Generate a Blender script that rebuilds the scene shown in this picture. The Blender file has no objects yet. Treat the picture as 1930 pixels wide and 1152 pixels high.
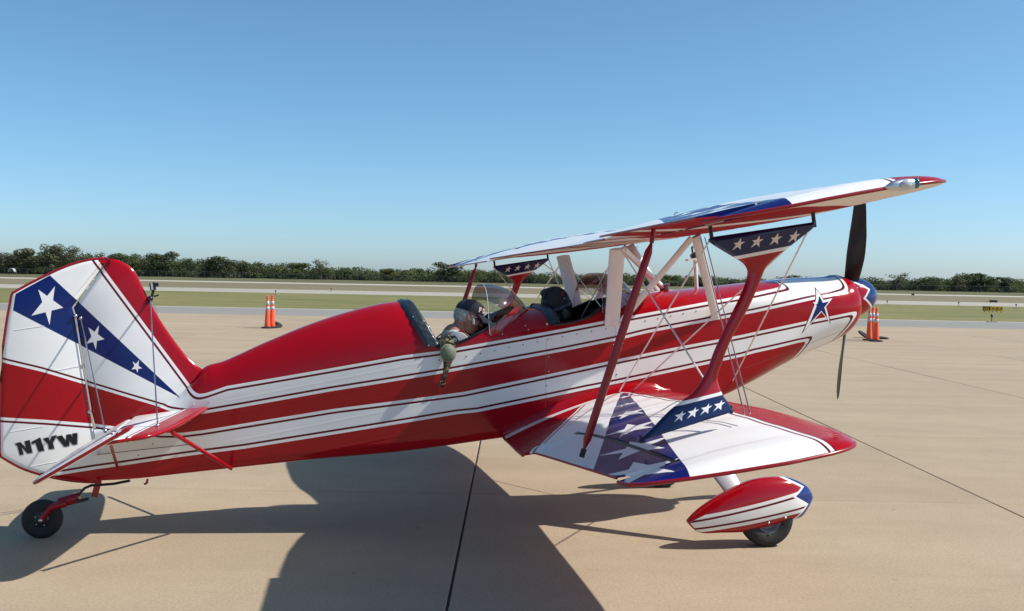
import bpy, bmesh, math, random
from math import sin, cos, radians, pi, sqrt, atan, atan2
from mathutils import Vector, Matrix
random.seed(7)
S = bpy.context.scene
COL = S.collection

# ------------------------------------------------------------------ camera
FPX, EYE, HOR = 1866.14, 1.721, 526.95
ROLL = atan(36 / 1930)
PITCH = atan((576 - HOR) * cos(ROLL) / FPX)
rt, up0, fw = Vector((1, 0, 0)), Vector((0, sin(PITCH), cos(PITCH))), Vector((0, cos(PITCH), -sin(PITCH)))
cr = rt * cos(ROLL) + up0 * sin(ROLL)
cu = up0 * cos(ROLL) - rt * sin(ROLL)
cam = bpy.data.cameras.new('camera')
cam.sensor_width = 36
cam.lens = FPX / 1930 * 36
cam.clip_start, cam.clip_end = 0.1, 6000
camo = bpy.data.objects.new('camera', cam)
COL.objects.link(camo)
M = Matrix((cr, cu, -fw)).transposed().to_4x4()
M.translation = (0, 0, EYE)
camo.matrix_world = M
S.camera = camo

# ------------------------------------------------------------------ sky and sun
SUNV = Vector((.9256, -.04, 1.0)).normalized()          # towards the sun
EL = math.asin(SUNV.z)
AZ = atan2(SUNV.x, SUNV.y)                               # clockwise from +Y
w = bpy.data.worlds.new('World')
S.world = w
w.use_nodes = True
nt = w.node_tree
sky = nt.nodes.new('ShaderNodeTexSky')
sky.sky_type = 'NISHITA'
sky.sun_disc = False
sky.sun_elevation = EL
sky.sun_rotation = AZ
sky.altitude = 0
sky.air_density, sky.dust_density, sky.ozone_density = .72, .75, 6.5
nt.nodes['Background'].inputs['Strength'].default_value = 0.122
hs_ = nt.nodes.new('ShaderNodeHueSaturation'); hs_.inputs['Hue'].default_value = .482; hs_.inputs['Saturation'].default_value = 1.02; hs_.inputs['Value'].default_value = 1.15
nt.links.new(sky.outputs[0], hs_.inputs['Color'])
nt.links.new(hs_.outputs[0], nt.nodes['Background'].inputs['Color'])
sun = bpy.data.lights.new('sun', 'SUN')
sun.energy, sun.angle, sun.color = 5.0, radians(.53), (1, .95, .87)
suno = bpy.data.objects.new('sun', sun)
suno.rotation_euler = SUNV.to_track_quat('Z', 'Y').to_euler()
COL.objects.link(suno)
S.view_settings.view_transform = 'Standard'
S.view_settings.look = 'None'
S.view_settings.exposure = 0.14
S.view_settings.gamma = 1.0

# ------------------------------------------------------------------ survey helpers
# the aircraft stands on the apron in its own frame: x forward, y to the near (starboard) side, z up
YAW, PIT, BANK = radians(12.904), radians(8.7103), radians(1.0265)
F_ = Vector((cos(YAW), sin(YAW), 0)); R_ = Vector((sin(YAW), -cos(YAW), 0)); U_ = Vector((0, 0, 1))
F2 = F_ * cos(PIT) + U_ * sin(PIT); U2 = U_ * cos(PIT) - F_ * sin(PIT)
R2 = R_ * cos(BANK) + U2 * sin(BANK); U3 = U2 * cos(BANK) - R_ * sin(BANK)
AT = Vector((.3108, 7.119, 1.2682))
ROT = Matrix((F2, R2, U3)).transposed()                 # note: left handed basis, used for maths only
def l2w(p): return ROT @ Vector(p) + AT
def sight(px, py):
    d = fw * FPX + cr * (px - 965) - cu * (py - 576)
    return Vector((0, 0, EYE)), d
def lsight(px, py):
    o, d = sight(px, py); T = ROT.transposed()
    return T @ (o - AT), T @ d
def on_y(px, py, y):
    o, d = lsight(px, py); t = (y - o.y) / d.y; p = o + d * t
    return p
def on_x(px, py, x):
    o, d = lsight(px, py); t = (x - o.x) / d.x
    return o + d * t
def on_z(px, py, z):
    o, d = lsight(px, py); t = (z - o.z) / d.z
    return o + d * t
def ground(px, py, z=0):
    o, d = sight(px, py); return o + d * ((z - o.z) / d.z)
def lerp_tab(tab, x):
    if x <= tab[0][0]: return tab[0][1]
    for (a, b), (c, d) in zip(tab, tab[1:]):
        if x <= c: return b + (d - b) * (x - a) / (c - a)
    return tab[-1][1]
def smooth_tab(tab, x):       # catmull-rom through a table
    n = len(tab)
    if x <= tab[0][0]: return tab[0][1]
    if x >= tab[-1][0]: return tab[-1][1]
    for i in range(n - 1):
        if x <= tab[i + 1][0]:
            x0, y0 = tab[i]; x1, y1 = tab[i + 1]
            m0 = (y1 - tab[i - 1][1]) / (x1 - tab[i - 1][0]) if i > 0 else (y1 - y0) / (x1 - x0)
            m1 = (tab[i + 2][1] - y0) / (tab[i + 2][0] - x0) if i < n - 2 else (y1 - y0) / (x1 - x0)
            h = x1 - x0; t = (x - x0) / h
            return (2*t**3-3*t*t+1)*y0 + (t**3-2*t*t+t)*h*m0 + (-2*t**3+3*t*t)*y1 + (t**3-t*t)*h*m1

# ------------------------------------------------------------------ object helpers
def obj(name, me_or_bm, mat=None, parent=None, smooth=False):
    if isinstance(me_or_bm, bmesh.types.BMesh):
        me = bpy.data.meshes.new(name); me_or_bm.to_mesh(me); me_or_bm.free()
    else: me = me_or_bm
    if mat is not None and len(me.materials) == 0:
        me.materials.append(mat)
    if smooth:
        me.shade_smooth() if hasattr(me, 'shade_smooth') else [setattr(p, 'use_smooth', True) for p in me.polygons]
    o = bpy.data.objects.new(name, me); COL.objects.link(o)
    if parent: o.parent = parent
    return o
def auto(o, ang=35):
    me = o.data
    try: me.set_sharp_from_angle(angle=radians(ang))
    except Exception: pass
    return o
def empty(name, loc=(0, 0, 0), rz=0):
    o = bpy.data.objects.new(name, None); o.empty_display_size = .2
    o.location = loc; o.rotation_euler = (0, 0, rz); COL.objects.link(o); return o
def tag(o, label=None, cat=None, group=None, kind=None):
    if label: o['label'] = label
    if cat: o['category'] = cat
    if group: o['group'] = group
    if kind: o['kind'] = kind
    return o
def copy_tree(o, parent=None):
    c = o.copy(); COL.objects.link(c)
    if parent: c.parent = parent
    for ch in [x for x in bpy.data.objects if x.parent == o]: copy_tree(ch, c)
    return c
def BM(): return bmesh.new()
def add_box(bm, c, s, rot=None):
    vs = []
    for i in (-1, 1):
        for j in (-1, 1):
            for k in (-1, 1):
                v = Vector((i*s[0]/2, j*s[1]/2, k*s[2]/2))
                if rot: v = rot @ v
                vs.append(bm.verts.new(Vector(c) + v))
    for f in ((0,1,3,2),(4,6,7,5),(0,4,5,1),(2,3,7,6),(0,2,6,4),(1,5,7,3)):
        bm.faces.new([vs[i] for i in f])
def add_loft(bm, rings, cap=True, closed=True):
    R = [[bm.verts.new(p) for p in r] for r in rings]
    n = len(R[0])
    for a, b in zip(R, R[1:]):
        for i in range(n if closed else n - 1):
            j = (i + 1) % n
            try: bm.faces.new((a[i], a[j], b[j], b[i]))
            except ValueError: pass
    if cap and closed:
        for r in (R[0][::-1], R[-1]):
            try: bm.faces.new(r)
            except ValueError: pass
    return R
def frame_of(d, hint=Vector((0, 0, 1))):
    d = d.normalized()
    if abs(d.dot(hint)) > .98: hint = Vector((1, 0, 0))
    a = d.cross(hint).normalized(); b = a.cross(d).normalized()
    return a, b
def add_tube(bm, pts, r, n=8, r2=None, hint=Vector((0, 0, 1)), cap=True):
    """round tube, or streamlined (r across a, r2 along b) through pts; r may be a list"""
    pts = [Vector(p) for p in pts]; rings = []
    for i, p in enumerate(pts):
        d = (pts[min(i+1, len(pts)-1)] - pts[max(i-1, 0)])
        a, b = frame_of(d, hint)
        ra = r[i] if isinstance(r, (list, tuple)) else r
        rb = ra if r2 is None else (r2[i] if isinstance(r2, (list, tuple)) else r2)
        rings.append([p + a*ra*cos(2*pi*k/n) + b*rb*sin(2*pi*k/n) for k in range(n)])
    add_loft(bm, rings, cap)
def add_lathe(bm, prof, c=(0,0,0), n=20, axis='z', cap=True):
    rings = []
    for r, h in prof:
        ring = []
        for k in range(n):
            a = 2*pi*k/n; u, v = r*cos(a), r*sin(a)
            p = {'z': (u, v, h), 'y': (u, h, v), 'x': (h, u, v)}[axis]
            ring.append(Vector(c) + Vector(p))
        rings.append(ring)
    add_loft(bm, rings, cap)
def add_ball(bm, c, r, seg=14, rings=9, rot=None):
    r = (r, r, r) if not isinstance(r, (tuple, list)) else r
    rr = []
    for i in range(rings + 1):
        t = pi * (i + .001) / (rings + .002)
        ring = []
        for k in range(seg):
            a = 2*pi*k/seg
            v = Vector((r[0]*sin(t)*cos(a), r[1]*sin(t)*sin(a), r[2]*cos(t)))
            if rot: v = rot @ v
            ring.append(Vector(c) + v)
        rr.append(ring)
    add_loft(bm, rr, True)
def tube_obj(name, pts, r, mat, parent, n=8, r2=None, hint=Vector((0,0,1)), smooth=True):
    bm = BM(); add_tube(bm, pts, r, n, r2, hint); return auto(obj(name, bm, mat, parent, smooth), 50)
def box_obj(name, c, s, mat, parent=None, rot=None, bevel=0):
    bm = BM(); add_box(bm, c, s, rot)
    if bevel: bmesh.ops.bevel(bm, geom=bm.edges[:], offset=bevel, segments=2, affect='EDGES')
    return obj(name, bm, mat, parent)
def fixn(o):
    bm = BM(); bm.from_mesh(o.data); bmesh.ops.remove_doubles(bm, verts=bm.verts, dist=1e-5)
    bmesh.ops.recalc_face_normals(bm, faces=bm.faces); bm.to_mesh(o.data); bm.free(); return o

# ------------------------------------------------------------------ materials
def mat(name, col, rough=.5, metal=0, coat=0, noise=0, nscale=20, bump=0, bscale=60, spec=None):
    m = bpy.data.materials.new(name); m.use_nodes = True; t = m.node_tree; b = t.nodes['Principled BSDF']
    b.inputs['Base Color'].default_value = (*col, 1); b.inputs['Roughness'].default_value = rough
    b.inputs['Metallic'].default_value = metal; b.inputs['Coat Weight'].default_value = coat
    b.inputs['Coat Roughness'].default_value = .06
    if spec is not None: b.inputs['Specular IOR Level'].default_value = spec
    g = t.nodes.new('ShaderNodeNewGeometry')
    nz = t.nodes.new('ShaderNodeTexNoise'); nz.inputs['Scale'].default_value = nscale; nz.inputs['Detail'].default_value = 5
    t.links.new(g.outputs['Position'], nz.inputs['Vector'])
    if noise:
        mx = t.nodes.new('ShaderNodeMix'); mx.data_type = 'RGBA'; mx.blend_type = 'MULTIPLY'; mx.inputs[0].default_value = 1
        mr = t.nodes.new('ShaderNodeMapRange'); mr.inputs[1].default_value = .3; mr.inputs[2].default_value = .7
        mr.inputs[3].default_value = 1 - noise; mr.inputs[4].default_value = 1 + noise * .5
        t.links.new(nz.outputs[0], mr.inputs[0]); mx.inputs[6].default_value = (*col, 1)
        t.links.new(mr.outputs[0], mx.inputs[7]); t.links.new(mx.outputs[2], b.inputs['Base Color'])
    if bump:
        n2 = t.nodes.new('ShaderNodeTexNoise'); n2.inputs['Scale'].default_value = bscale; n2.inputs['Detail'].default_value = 3
        t.links.new(g.outputs['Position'], n2.inputs['Vector'])
        bp = t.nodes.new('ShaderNodeBump'); bp.inputs['Strength'].default_value = bump; bp.inputs['Distance'].default_value = .01
        t.links.new(n2.outputs[0], bp.inputs['Height']); t.links.new(bp.outputs[0], b.inputs['Normal'])
    return m
RED, MAROON, WHITE, BLUE, NAVY = (.335, .002, .008), (.12, .003, .014), (.82, .81, .79), (.005, .014, .115), (.008, .014, .075)
M_red = mat('red_gloss_paint', RED, .13, coat=0, noise=.04, nscale=3)
M_white = mat('white_gloss_paint', WHITE, .15, coat=0, noise=.03, nscale=3)
M_cream = mat('cream_white_paint', (.78, .74, .70), .35, coat=.3, noise=.04)
M_steel = mat('stainless_wire', (.55, .55, .55), .3, 1)
M_alu = mat('bare_aluminium', (.62, .63, .65), .32, 1, noise=.05)
M_hub = mat('dull_wheel_hub', (.16, .16, .165), .5, .5, noise=.2)
M_black = mat('black_satin', (.012, .012, .014), .35, noise=.2)
M_rubber = mat('tyre_rubber', (.018, .017, .016), .75, noise=.35, nscale=35, bump=.3, bscale=120)
M_navypad = mat('navy_leather', (.010, .019, .028), .42, coat=.25, bump=.35, bscale=45)
M_dark = mat('cockpit_dark', (.018, .018, .02), .7, noise=.2)
M_orange = mat('orange_cone_plastic', (.85, .10, .025), .5, noise=.06)
M_tape = mat('reflective_tape', (.52, .50, .52), .35)
M_blackrub = mat('black_recycled_rubber', (.02, .02, .02), .9, bump=.3)

class Paint:
    """builds a livery from half planes, curves and stars in the two coordinates of a flat view"""
    def __init__(s, name, mode='side', rough=.12, coat=.6, base=WHITE, spec=.5):
        s.m = bpy.data.materials.new(name); s.m.use_nodes = True; s.t = s.m.node_tree
        s.b = s.t.nodes['Principled BSDF']; s.b.inputs['Roughness'].default_value = rough
        s.b.inputs['Coat Weight'].default_value = 0; s.b.inputs['Specular IOR Level'].default_value = spec; s.rough = rough
        tc = s.t.nodes.new('ShaderNodeTexCoord'); sp = s.t.nodes.new('ShaderNodeSeparateXYZ')
        s.t.links.new(tc.outputs['Object'], sp.inputs[0])
        s.X, s.Y, s.Z = sp.outputs[0], sp.outputs[1], sp.outputs[2]
        s.AY = s.math('ABSOLUTE', s.Y)
        cb = s.t.nodes.new('ShaderNodeCombineXYZ'); s.t.links.new(s.X, cb.inputs[0])
        s.t.links.new(s.Z if mode == 'side' else s.AY, cb.inputs[1]); s.P = cb.outputs[0]
        s.V = s.Z if mode == 'side' else s.AY
        s.c = base; s.oc = tc.outputs['Object']
    def math(s, op, a, b=None, c=None, clamp=False):
        n = s.t.nodes.new('ShaderNodeMath'); n.operation = op; n.use_clamp = clamp
        for i, v in enumerate((a, b, c)):
            if v is None: continue
            if isinstance(v, (int, float)): n.inputs[i].default_value = v
            else: s.t.links.new(v, n.inputs[i])
        return n.outputs[0]
    def hp(s, a, b, inside):
        """distance to the line a-b, positive on the side of the point inside"""
        n = Vector((-(b[1]-a[1]), b[0]-a[0])); n.normalize(); c = -(n.x*a[0] + n.y*a[1])
        if n.x*inside[0] + n.y*inside[1] + c < 0: n, c = -n, -c
        v = s.t.nodes.new('ShaderNodeVectorMath'); v.operation = 'DOT_PRODUCT'
        s.t.links.new(s.P, v.inputs[0]); v.inputs[1].default_value = (n.x, n.y, 0)
        return s.math('ADD', v.outputs['Value'], c)
    def convex(s, pts, sm=0):
        cx = (sum(p[0] for p in pts)/len(pts), sum(p[1] for p in pts)/len(pts)); d = None
        for i in range(len(pts)):
            h = s.hp(pts[i], pts[(i+1) % len(pts)], cx)
            d = h if d is None else (s.math('SMOOTH_MIN', d, h, sm) if sm else s.math('MINIMUM', d, h))
        return d
    def step(s, d, off=0, k=500):
        return s.math('MULTIPLY_ADD', d, k, .5 - off*k, clamp=True)
    def band(s, d, lo, hi): return s.math('SUBTRACT', s.step(d, lo), s.step(d, hi))
    def star(s, tips, grow=0):
        cx = (sum(p[0] for p in tips)/5, sum(p[1] for p in tips)/5)
        tot = None
        for i in range(5):
            st = s.step(s.hp(tips[i], tips[(i+2) % 5], cx), -grow)
            tot = st if tot is None else s.math('ADD', tot, st)
        return s.math('SUBTRACT', tot, 3.0, clamp=True)
    def curve(s, pts, x0=-3.85, x1=2.75, z0=-.75, z1=.75):
        n = s.t.nodes.new('ShaderNodeFloatCurve'); cv = n.mapping.curves[0]
        q = [((x-x0)/(x1-x0), (z-z0)/(z1-z0)) for x, z in sorted(pts)]
        q = [(0, q[0][1])] + q + [(1, q[-1][1])]
        while len(cv.points) < len(q): cv.points.new(.5, .5)
        for p, (a, b) in zip(cv.points, q): p.location = (a, b); p.handle_type = 'VECTOR'
        n.mapping.update()
        s.t.links.new(s.math('MULTIPLY_ADD', s.X, 1/(x1-x0), -x0/(x1-x0)), n.inputs['Value'])
        return s.math('MULTIPLY_ADD', n.outputs[0], z1-z0, z0)
    def over(s, mask, col):
        n = s.t.nodes.new('ShaderNodeMix'); n.data_type = 'RGBA'
        for sock, v in ((n.inputs[6], s.c), (n.inputs[7], col)):
            if isinstance(v, tuple): sock.default_value = (*v, 1)
            else: s.t.links.new(v, sock)
        if isinstance(mask, (int, float)): n.inputs[0].default_value = mask
        else: s.t.links.new(mask, n.inputs[0])
        s.c = n.outputs[2]
    def done(s, bump=0, scale=9):
        nz = s.t.nodes.new('ShaderNodeTexNoise'); nz.inputs['Scale'].default_value = 2.5; nz.inputs['Detail'].default_value = 6
        s.t.links.new(s.oc, nz.inputs['Vector'])
        f = s.math('MULTIPLY_ADD', nz.outputs[0], .16, .92)
        n = s.t.nodes.new('ShaderNodeMix'); n.data_type = 'RGBA'; n.blend_type = 'MULTIPLY'; n.inputs[0].default_value = 1
        s.t.links.new(s.c, n.inputs[6]) if not isinstance(s.c, tuple) else setattr(n.inputs[6], 'default_value', (*s.c, 1))
        s.t.links.new(f, n.inputs[7]); s.t.links.new(n.outputs[2], s.b.inputs['Base Color'])
        s.t.links.new(s.math('MULTIPLY_ADD', nz.outputs[0], s.rough*.8, s.rough*.6), s.b.inputs['Roughness'])
        if bump:
            n2 = s.t.nodes.new('ShaderNodeTexNoise'); n2.inputs['Scale'].default_value = scale
            s.t.links.new(s.oc, n2.inputs['Vector']); bp = s.t.nodes.new('ShaderNodeBump')
            bp.inputs['Strength'].default_value = bump; bp.inputs['Distance'].default_value = .02
            s.t.links.new(n2.outputs[0], bp.inputs['Height']); s.t.links.new(bp.outputs[0], s.b.inputs['Normal'])
        return s.m

# ================================================================== GROUND
def ground_mat(name, stops, scale, detail=8, rough=.9, streak=None, fine=None, bump=.2):
    m = bpy.data.materials.new(name); m.use_nodes = True; t = m.node_tree; b = t.nodes['Principled BSDF']
    b.inputs['Roughness'].default_value = rough; b.inputs['Specular IOR Level'].default_value = .25
    g = t.nodes.new('ShaderNodeNewGeometry')
    mp = t.nodes.new('ShaderNodeMapping'); mp.inputs['Scale'].default_value = streak or (1, 1, 1)
    t.links.new(g.outputs['Position'], mp.inputs[0])
    nz = t.nodes.new('ShaderNodeTexNoise'); nz.inputs['Scale'].default_value = scale; nz.inputs['Detail'].default_value = detail
    nz.inputs['Roughness'].default_value = .65
    t.links.new(mp.outputs[0], nz.inputs['Vector'])
    rp = t.nodes.new('ShaderNodeValToRGB'); rp.color_ramp.elements[0].position = stops[0][0]
    rp.color_ramp.elements[0].color = (*stops[0][1], 1); rp.color_ramp.elements[1].position = stops[-1][0]
    rp.color_ramp.elements[1].color = (*stops[-1][1], 1)
    for p, c in stops[1:-1]: rp.color_ramp.elements.new(p).color = (*c, 1)
    t.links.new(nz.outputs[0], rp.inputs[0]); out = rp.outputs[0]
    n2 = t.nodes.new('ShaderNodeTexNoise'); n2.inputs['Scale'].default_value = fine or 90; n2.inputs['Detail'].default_value = 4
    t.links.new(g.outputs['Position'], n2.inputs['Vector'])
    mr = t.nodes.new('ShaderNodeMapRange'); mr.inputs[1].default_value = .3; mr.inputs[2].default_value = .7
    mr.inputs[3].default_value = .88; mr.inputs[4].default_value = 1.1
    t.links.new(n2.outputs[0], mr.inputs[0])
    mx = t.nodes.new('ShaderNodeMix'); mx.data_type = 'RGBA'; mx.blend_type = 'MULTIPLY'; mx.inputs[0].default_value = 1
    if name == 'apron_concrete':
        oi = t.nodes.new('ShaderNodeObjectInfo'); m0 = t.nodes.new('ShaderNodeMath'); m0.operation = 'MULTIPLY_ADD'; m0.inputs[1].default_value = .10; m0.inputs[2].default_value = .95
        t.links.new(oi.outputs['Random'], m0.inputs[0]); n3 = t.nodes.new('ShaderNodeTexNoise'); n3.inputs['Scale'].default_value = 1.6; n3.inputs['Detail'].default_value = 9; n3.inputs['Roughness'].default_value = .75
        t.links.new(g.outputs['Position'], n3.inputs['Vector']); m1 = t.nodes.new('ShaderNodeMapRange'); m1.inputs[1].default_value = .32; m1.inputs[2].default_value = .62; m1.inputs[3].default_value = .935; m1.inputs[4].default_value = 1.03
        t.links.new(n3.outputs[0], m1.inputs[0]); m2 = t.nodes.new('ShaderNodeMath'); m2.operation = 'MULTIPLY'; t.links.new(m0.outputs[0], m2.inputs[0]); t.links.new(m1.outputs[0], m2.inputs[1])
        n4 = t.nodes.new('ShaderNodeTexVoronoi'); n4.inputs['Scale'].default_value = 2.2; t.links.new(g.outputs['Position'], n4.inputs['Vector'])
        m3 = t.nodes.new('ShaderNodeMapRange'); m3.inputs[1].default_value = .02; m3.inputs[2].default_value = .045; m3.inputs[3].default_value = .6; m3.inputs[4].default_value = 1.0; t.links.new(n4.outputs[0], m3.inputs[0])
        m4 = t.nodes.new('ShaderNodeMath'); m4.operation = 'MULTIPLY'; t.links.new(m2.outputs[0], m4.inputs[0]); t.links.new(m3.outputs[0], m4.inputs[1])
        mz = t.nodes.new('ShaderNodeMix'); mz.data_type = 'RGBA'; mz.blend_type = 'MULTIPLY'; mz.inputs[0].default_value = 1; t.links.new(out, mz.inputs[6]); t.links.new(m4.outputs[0], mz.inputs[7]); out = mz.outputs[2]
    t.links.new(out, mx.inputs[6]); t.links.new(mr.outputs[0], mx.inputs[7]); t.links.new(mx.outputs[2], b.inputs['Base Color'])
    bp = t.nodes.new('ShaderNodeBump'); bp.inputs['Strength'].default_value = bump; bp.inputs['Distance'].default_value = .01
    t.links.new(n2.outputs[0], bp.inputs['Height']); t.links.new(bp.outputs[0], b.inputs['Normal'])
    return m
M_conc = ground_mat('apron_concrete', [(.2, (.315, .245, .165)), (.5, (.368, .288, .196)), (.8, (.412, .325, .226))], .9, streak=(.22, 1, 1), fine=55, bump=.15)
M_joint = mat('joint_sealant', (.05, .043, .037), .9, noise=.4, nscale=8)
M_far_conc = ground_mat('runway_concrete', [(.3, (.40, .36, .29)), (.7, (.47, .43, .36))], .05, streak=(.2, 1, 1), fine=2)
M_taxi = ground_mat('taxiway_concrete', [(.3, (.34, .31, .26)), (.7, (.41, .375, .315))], .05, streak=(.2, 1, 1), fine=2)
M_asph = ground_mat('grey_asphalt', [(.3, (.23, .22, .20)), (.7, (.285, .275, .25))], .12, streak=(.1, 1, 1), fine=8)
M_grass = ground_mat('green_grass', [(.25, (.105, .122, .038)), (.42, (.145, .152, .048)), (.55, (.21, .185, .07)), (.62, (.15, .155, .05)), (.8, (.195, .178, .065))], .16, streak=(.35, 1, 1), fine=1.6)
M_dry = ground_mat('dry_grass', [(.25, (.16, .13, .075)), (.5, (.20, .165, .095)), (.8, (.15, .14, .06))], .05, streak=(.25, 1, 1), fine=1.2)
M_field = ground_mat('far_field', [(.25, (.10, .10, .04)), (.7, (.13, .12, .05))], .03, streak=(.3, 1, 1), fine=.6)
def sheet(name, x0, x1, y0, y1, z, m):
    bm = BM(); vs = [bm.verts.new(p) for p in ((x0, y0, z), (x1, y0, z), (x1, y1, z), (x0, y1, z))]; bm.faces.new(vs)
    return tag(obj(name, bm, m), kind='structure')
sheet('ground', -3500, 3500, -600, 4200, -.16, M_field)
sheet('apron_base', -400, 400, -60, 41.8, -.012, M_joint)
sheet('asphalt_taxi_lane', -600, 600, 41.85, 50.9, -.004, M_asph)
sheet('lane_edge_line', -600, 600, 50.95, 51.7, -.004, M_far_conc)
def grass_strip(name, y0, y1, m, amp=.05):
    bm = BM(); nx, ny = 90, 10; g = []
    for j in range(ny + 1):
        g.append([bm.verts.new((-520 + 1040*i/nx, y0 + (y1-y0)*j/ny, -.02 + (0 if j in (0, ny) else amp*random.uniform(-1, .6)))) for i in range(nx + 1)])
    for j in range(ny):
        for i in range(nx): bm.faces.new((g[j][i], g[j][i+1], g[j+1][i+1], g[j+1][i]))
    return tag(obj(name, bm, m, smooth=True), kind='structure')
grass_strip('grass_verge', 51.7, 96.5, M_grass)
sheet('taxiway', -900, 900, 96.5, 121, -.015, M_taxi)
grass_strip('dry_grass_strip', 121, 206, M_dry)
sheet('runway', -900, 900, 206, 240, -.01, M_far_conc)
grass_strip('far_grass_strip', 240, 470, M_field, .12)

# apron slabs, each its own piece
apron = empty('apron'); tag(apron, kind='structure')
SX, SY, X0, Y0 = 4.2, 3.45, -.31, .98
me_slab = None
for j in range(-2, 12):
    for i in range(-5, 8):
        if me_slab is None:
            bm = BM(); bw = .006
            z1 = 0
            o_ = [(.008, .003), (SX-.008, .003), (SX-.008, SY-.003), (.008, SY-.003)]
            b_ = [(.008+bw, .003+bw), (SX-.008-bw, .003+bw), (SX-.008-bw, SY-.003-bw), (.008+bw, SY-.003-bw)]
            add_loft(bm, [[(x, y, -.2) for x, y in o_], [(x, y, -.004) for x, y in o_], [(x, y, 0) for x, y in b_]])
            sl = obj('slab', bm, M_conc, apron); me_slab = sl.data
        else:
            sl = obj('slab', me_slab, None, apron)
        sl.location = (X0 + i*SX, Y0 + j*SY, random.uniform(-.0015, .0012))
YE = Y0 + 12*SY
bm = BM()
add_box(bm, (0, (YE+41.8)/2 , -.1), (800, max(.05, 41.8-YE) , .2))
for xa, xb in ((-400, X0-5*SX-.01), (X0+8*SX+.01, 400)):
    yy = Y0 - 2*SY
    add_box(bm, ((xa+xb)/2, (yy+YE)/2, -.1), (xb-xa, YE-yy, .2))
add_box(bm, (0, (-60 + Y0-2*SY)/2 - .01, -.1), (800, 60 + Y0-2*SY, .2))
o = obj('outer_paving', bm, M_conc); o.location.z = 0; tag(o, kind='structure')

# ================================================================== AIRCRAFT
AC = empty('biplane')
# the local frame used above is left handed; the real frame keeps x forward, z up and y to port, so y is flipped when parts are linked
AC.matrix_world = Matrix((( F2.x, -R2.x, U3.x, AT.x), (F2.y, -R2.y, U3.y, AT.y), (F2.z, -R2.z, U3.z, AT.z), (0, 0, 0, 1)))
tag(AC, 'red, white and blue two-seat aerobatic biplane with star livery parked on the concrete apron', 'airplane')
PARTS = []
def part(name, bm, m, parent=None, smooth=False, ang=None):
    """bm is in the working frame (y to the near side); flipped into the real frame here"""
    for v in bm.verts: v.co.y = -v.co.y
    bmesh.ops.remove_doubles(bm, verts=bm.verts, dist=2e-5)
    bmesh.ops.recalc_face_normals(bm, faces=bm.faces)
    o = obj(name, bm, m, parent or AC, smooth)
    if smooth and ang: auto(o, ang)
    return o
def ptube(name, pts, r, m, parent=None, n=8, r2=None, hint=Vector((0, 0, 1))):
    bm = BM(); add_tube(bm, pts, r, n, r2, hint); return part(name, bm, m, parent, True, 50)

# ---- fuselage form
WTAB = [(-3.2, .022), (-3.0, .04), (-2.7, .07), (-2.4, .125), (-1.9, .2), (-1.2, .3), (-.7, .345), (-.2, .375), (.4, .385), (1.3, .38), (1.8, .37), (2.05, .345), (2.18, .32), (2.26, .298), (2.305, .272), (2.328, .24), (2.335, .215)]
def wid(x): return smooth_tab(WTAB, x)
def side(px, py, k=1.0):
    y = .3
    for _ in range(12):
        p = on_y(px, py, y); y = max(.02, wid(p.x)*k)
    return p
TOP = [(-3.2, -.10), (-3.0, -.07), (-2.75, -.02), (-2.6, .04), (-2.5, .12)] + [(lambda p: (p.x, p.z))(on_y(a, b, 0)) for a, b in
      ((385, 692), (420, 681), (450, 668), (500, 645), (600, 605), (700, 576), (757, 568), (965, 577), (992, 580), (1150, 559), (1190, 553), (1310, 543), (1480, 525), (1545, 521.5))] + [(2.24, .198), (2.30, .182), (2.335, .150)]
TOP.sort()
BOT = [(-3.2, -.43)] + [(lambda p: (p.x, p.z))(side(a, b, .85)) for a, b in
      ((250, 904), (340, 895), (440, 885), (600, 869), (760, 855), (930, 832))] + [(0.2, -.60), (.9, -.57), (1.329, -.505)] + \
      [(lambda p: (p.x, p.z))(side(a, b, .7)) for a, b in ((1500, 688), (1560, 662))] + [(2.15, -.305), (2.25, -.265), (2.31, -.215), (2.335, -.175)]
BOT.sort()
ZL = [(-3.2, -.14), (-2.8, -.08), (-2.5, -.02), (-1.9, .03), (-.9, .10), (.4, .135), (1.2, .12), (1.8, .02), (2.2, -.03), (2.335, .0)]
def sec_q(x):
    zt, zb, zl, ww = smooth_tab(TOP, x), smooth_tab(BOT, x), lerp_tab(ZL, x), wid(x)
    zl = min(zl, zt - .015)
    t = min(1, max(0, (x - 1.0) / 1.1)); t = t*t*(3-2*t)
    zm = (zb + .07)*(1-t) + (zl - .02)*t
    nb = 3.2*(1-t) + 2.1*t
    return zt, zb, zl, ww, min(zm, zl-.002), nb
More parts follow.
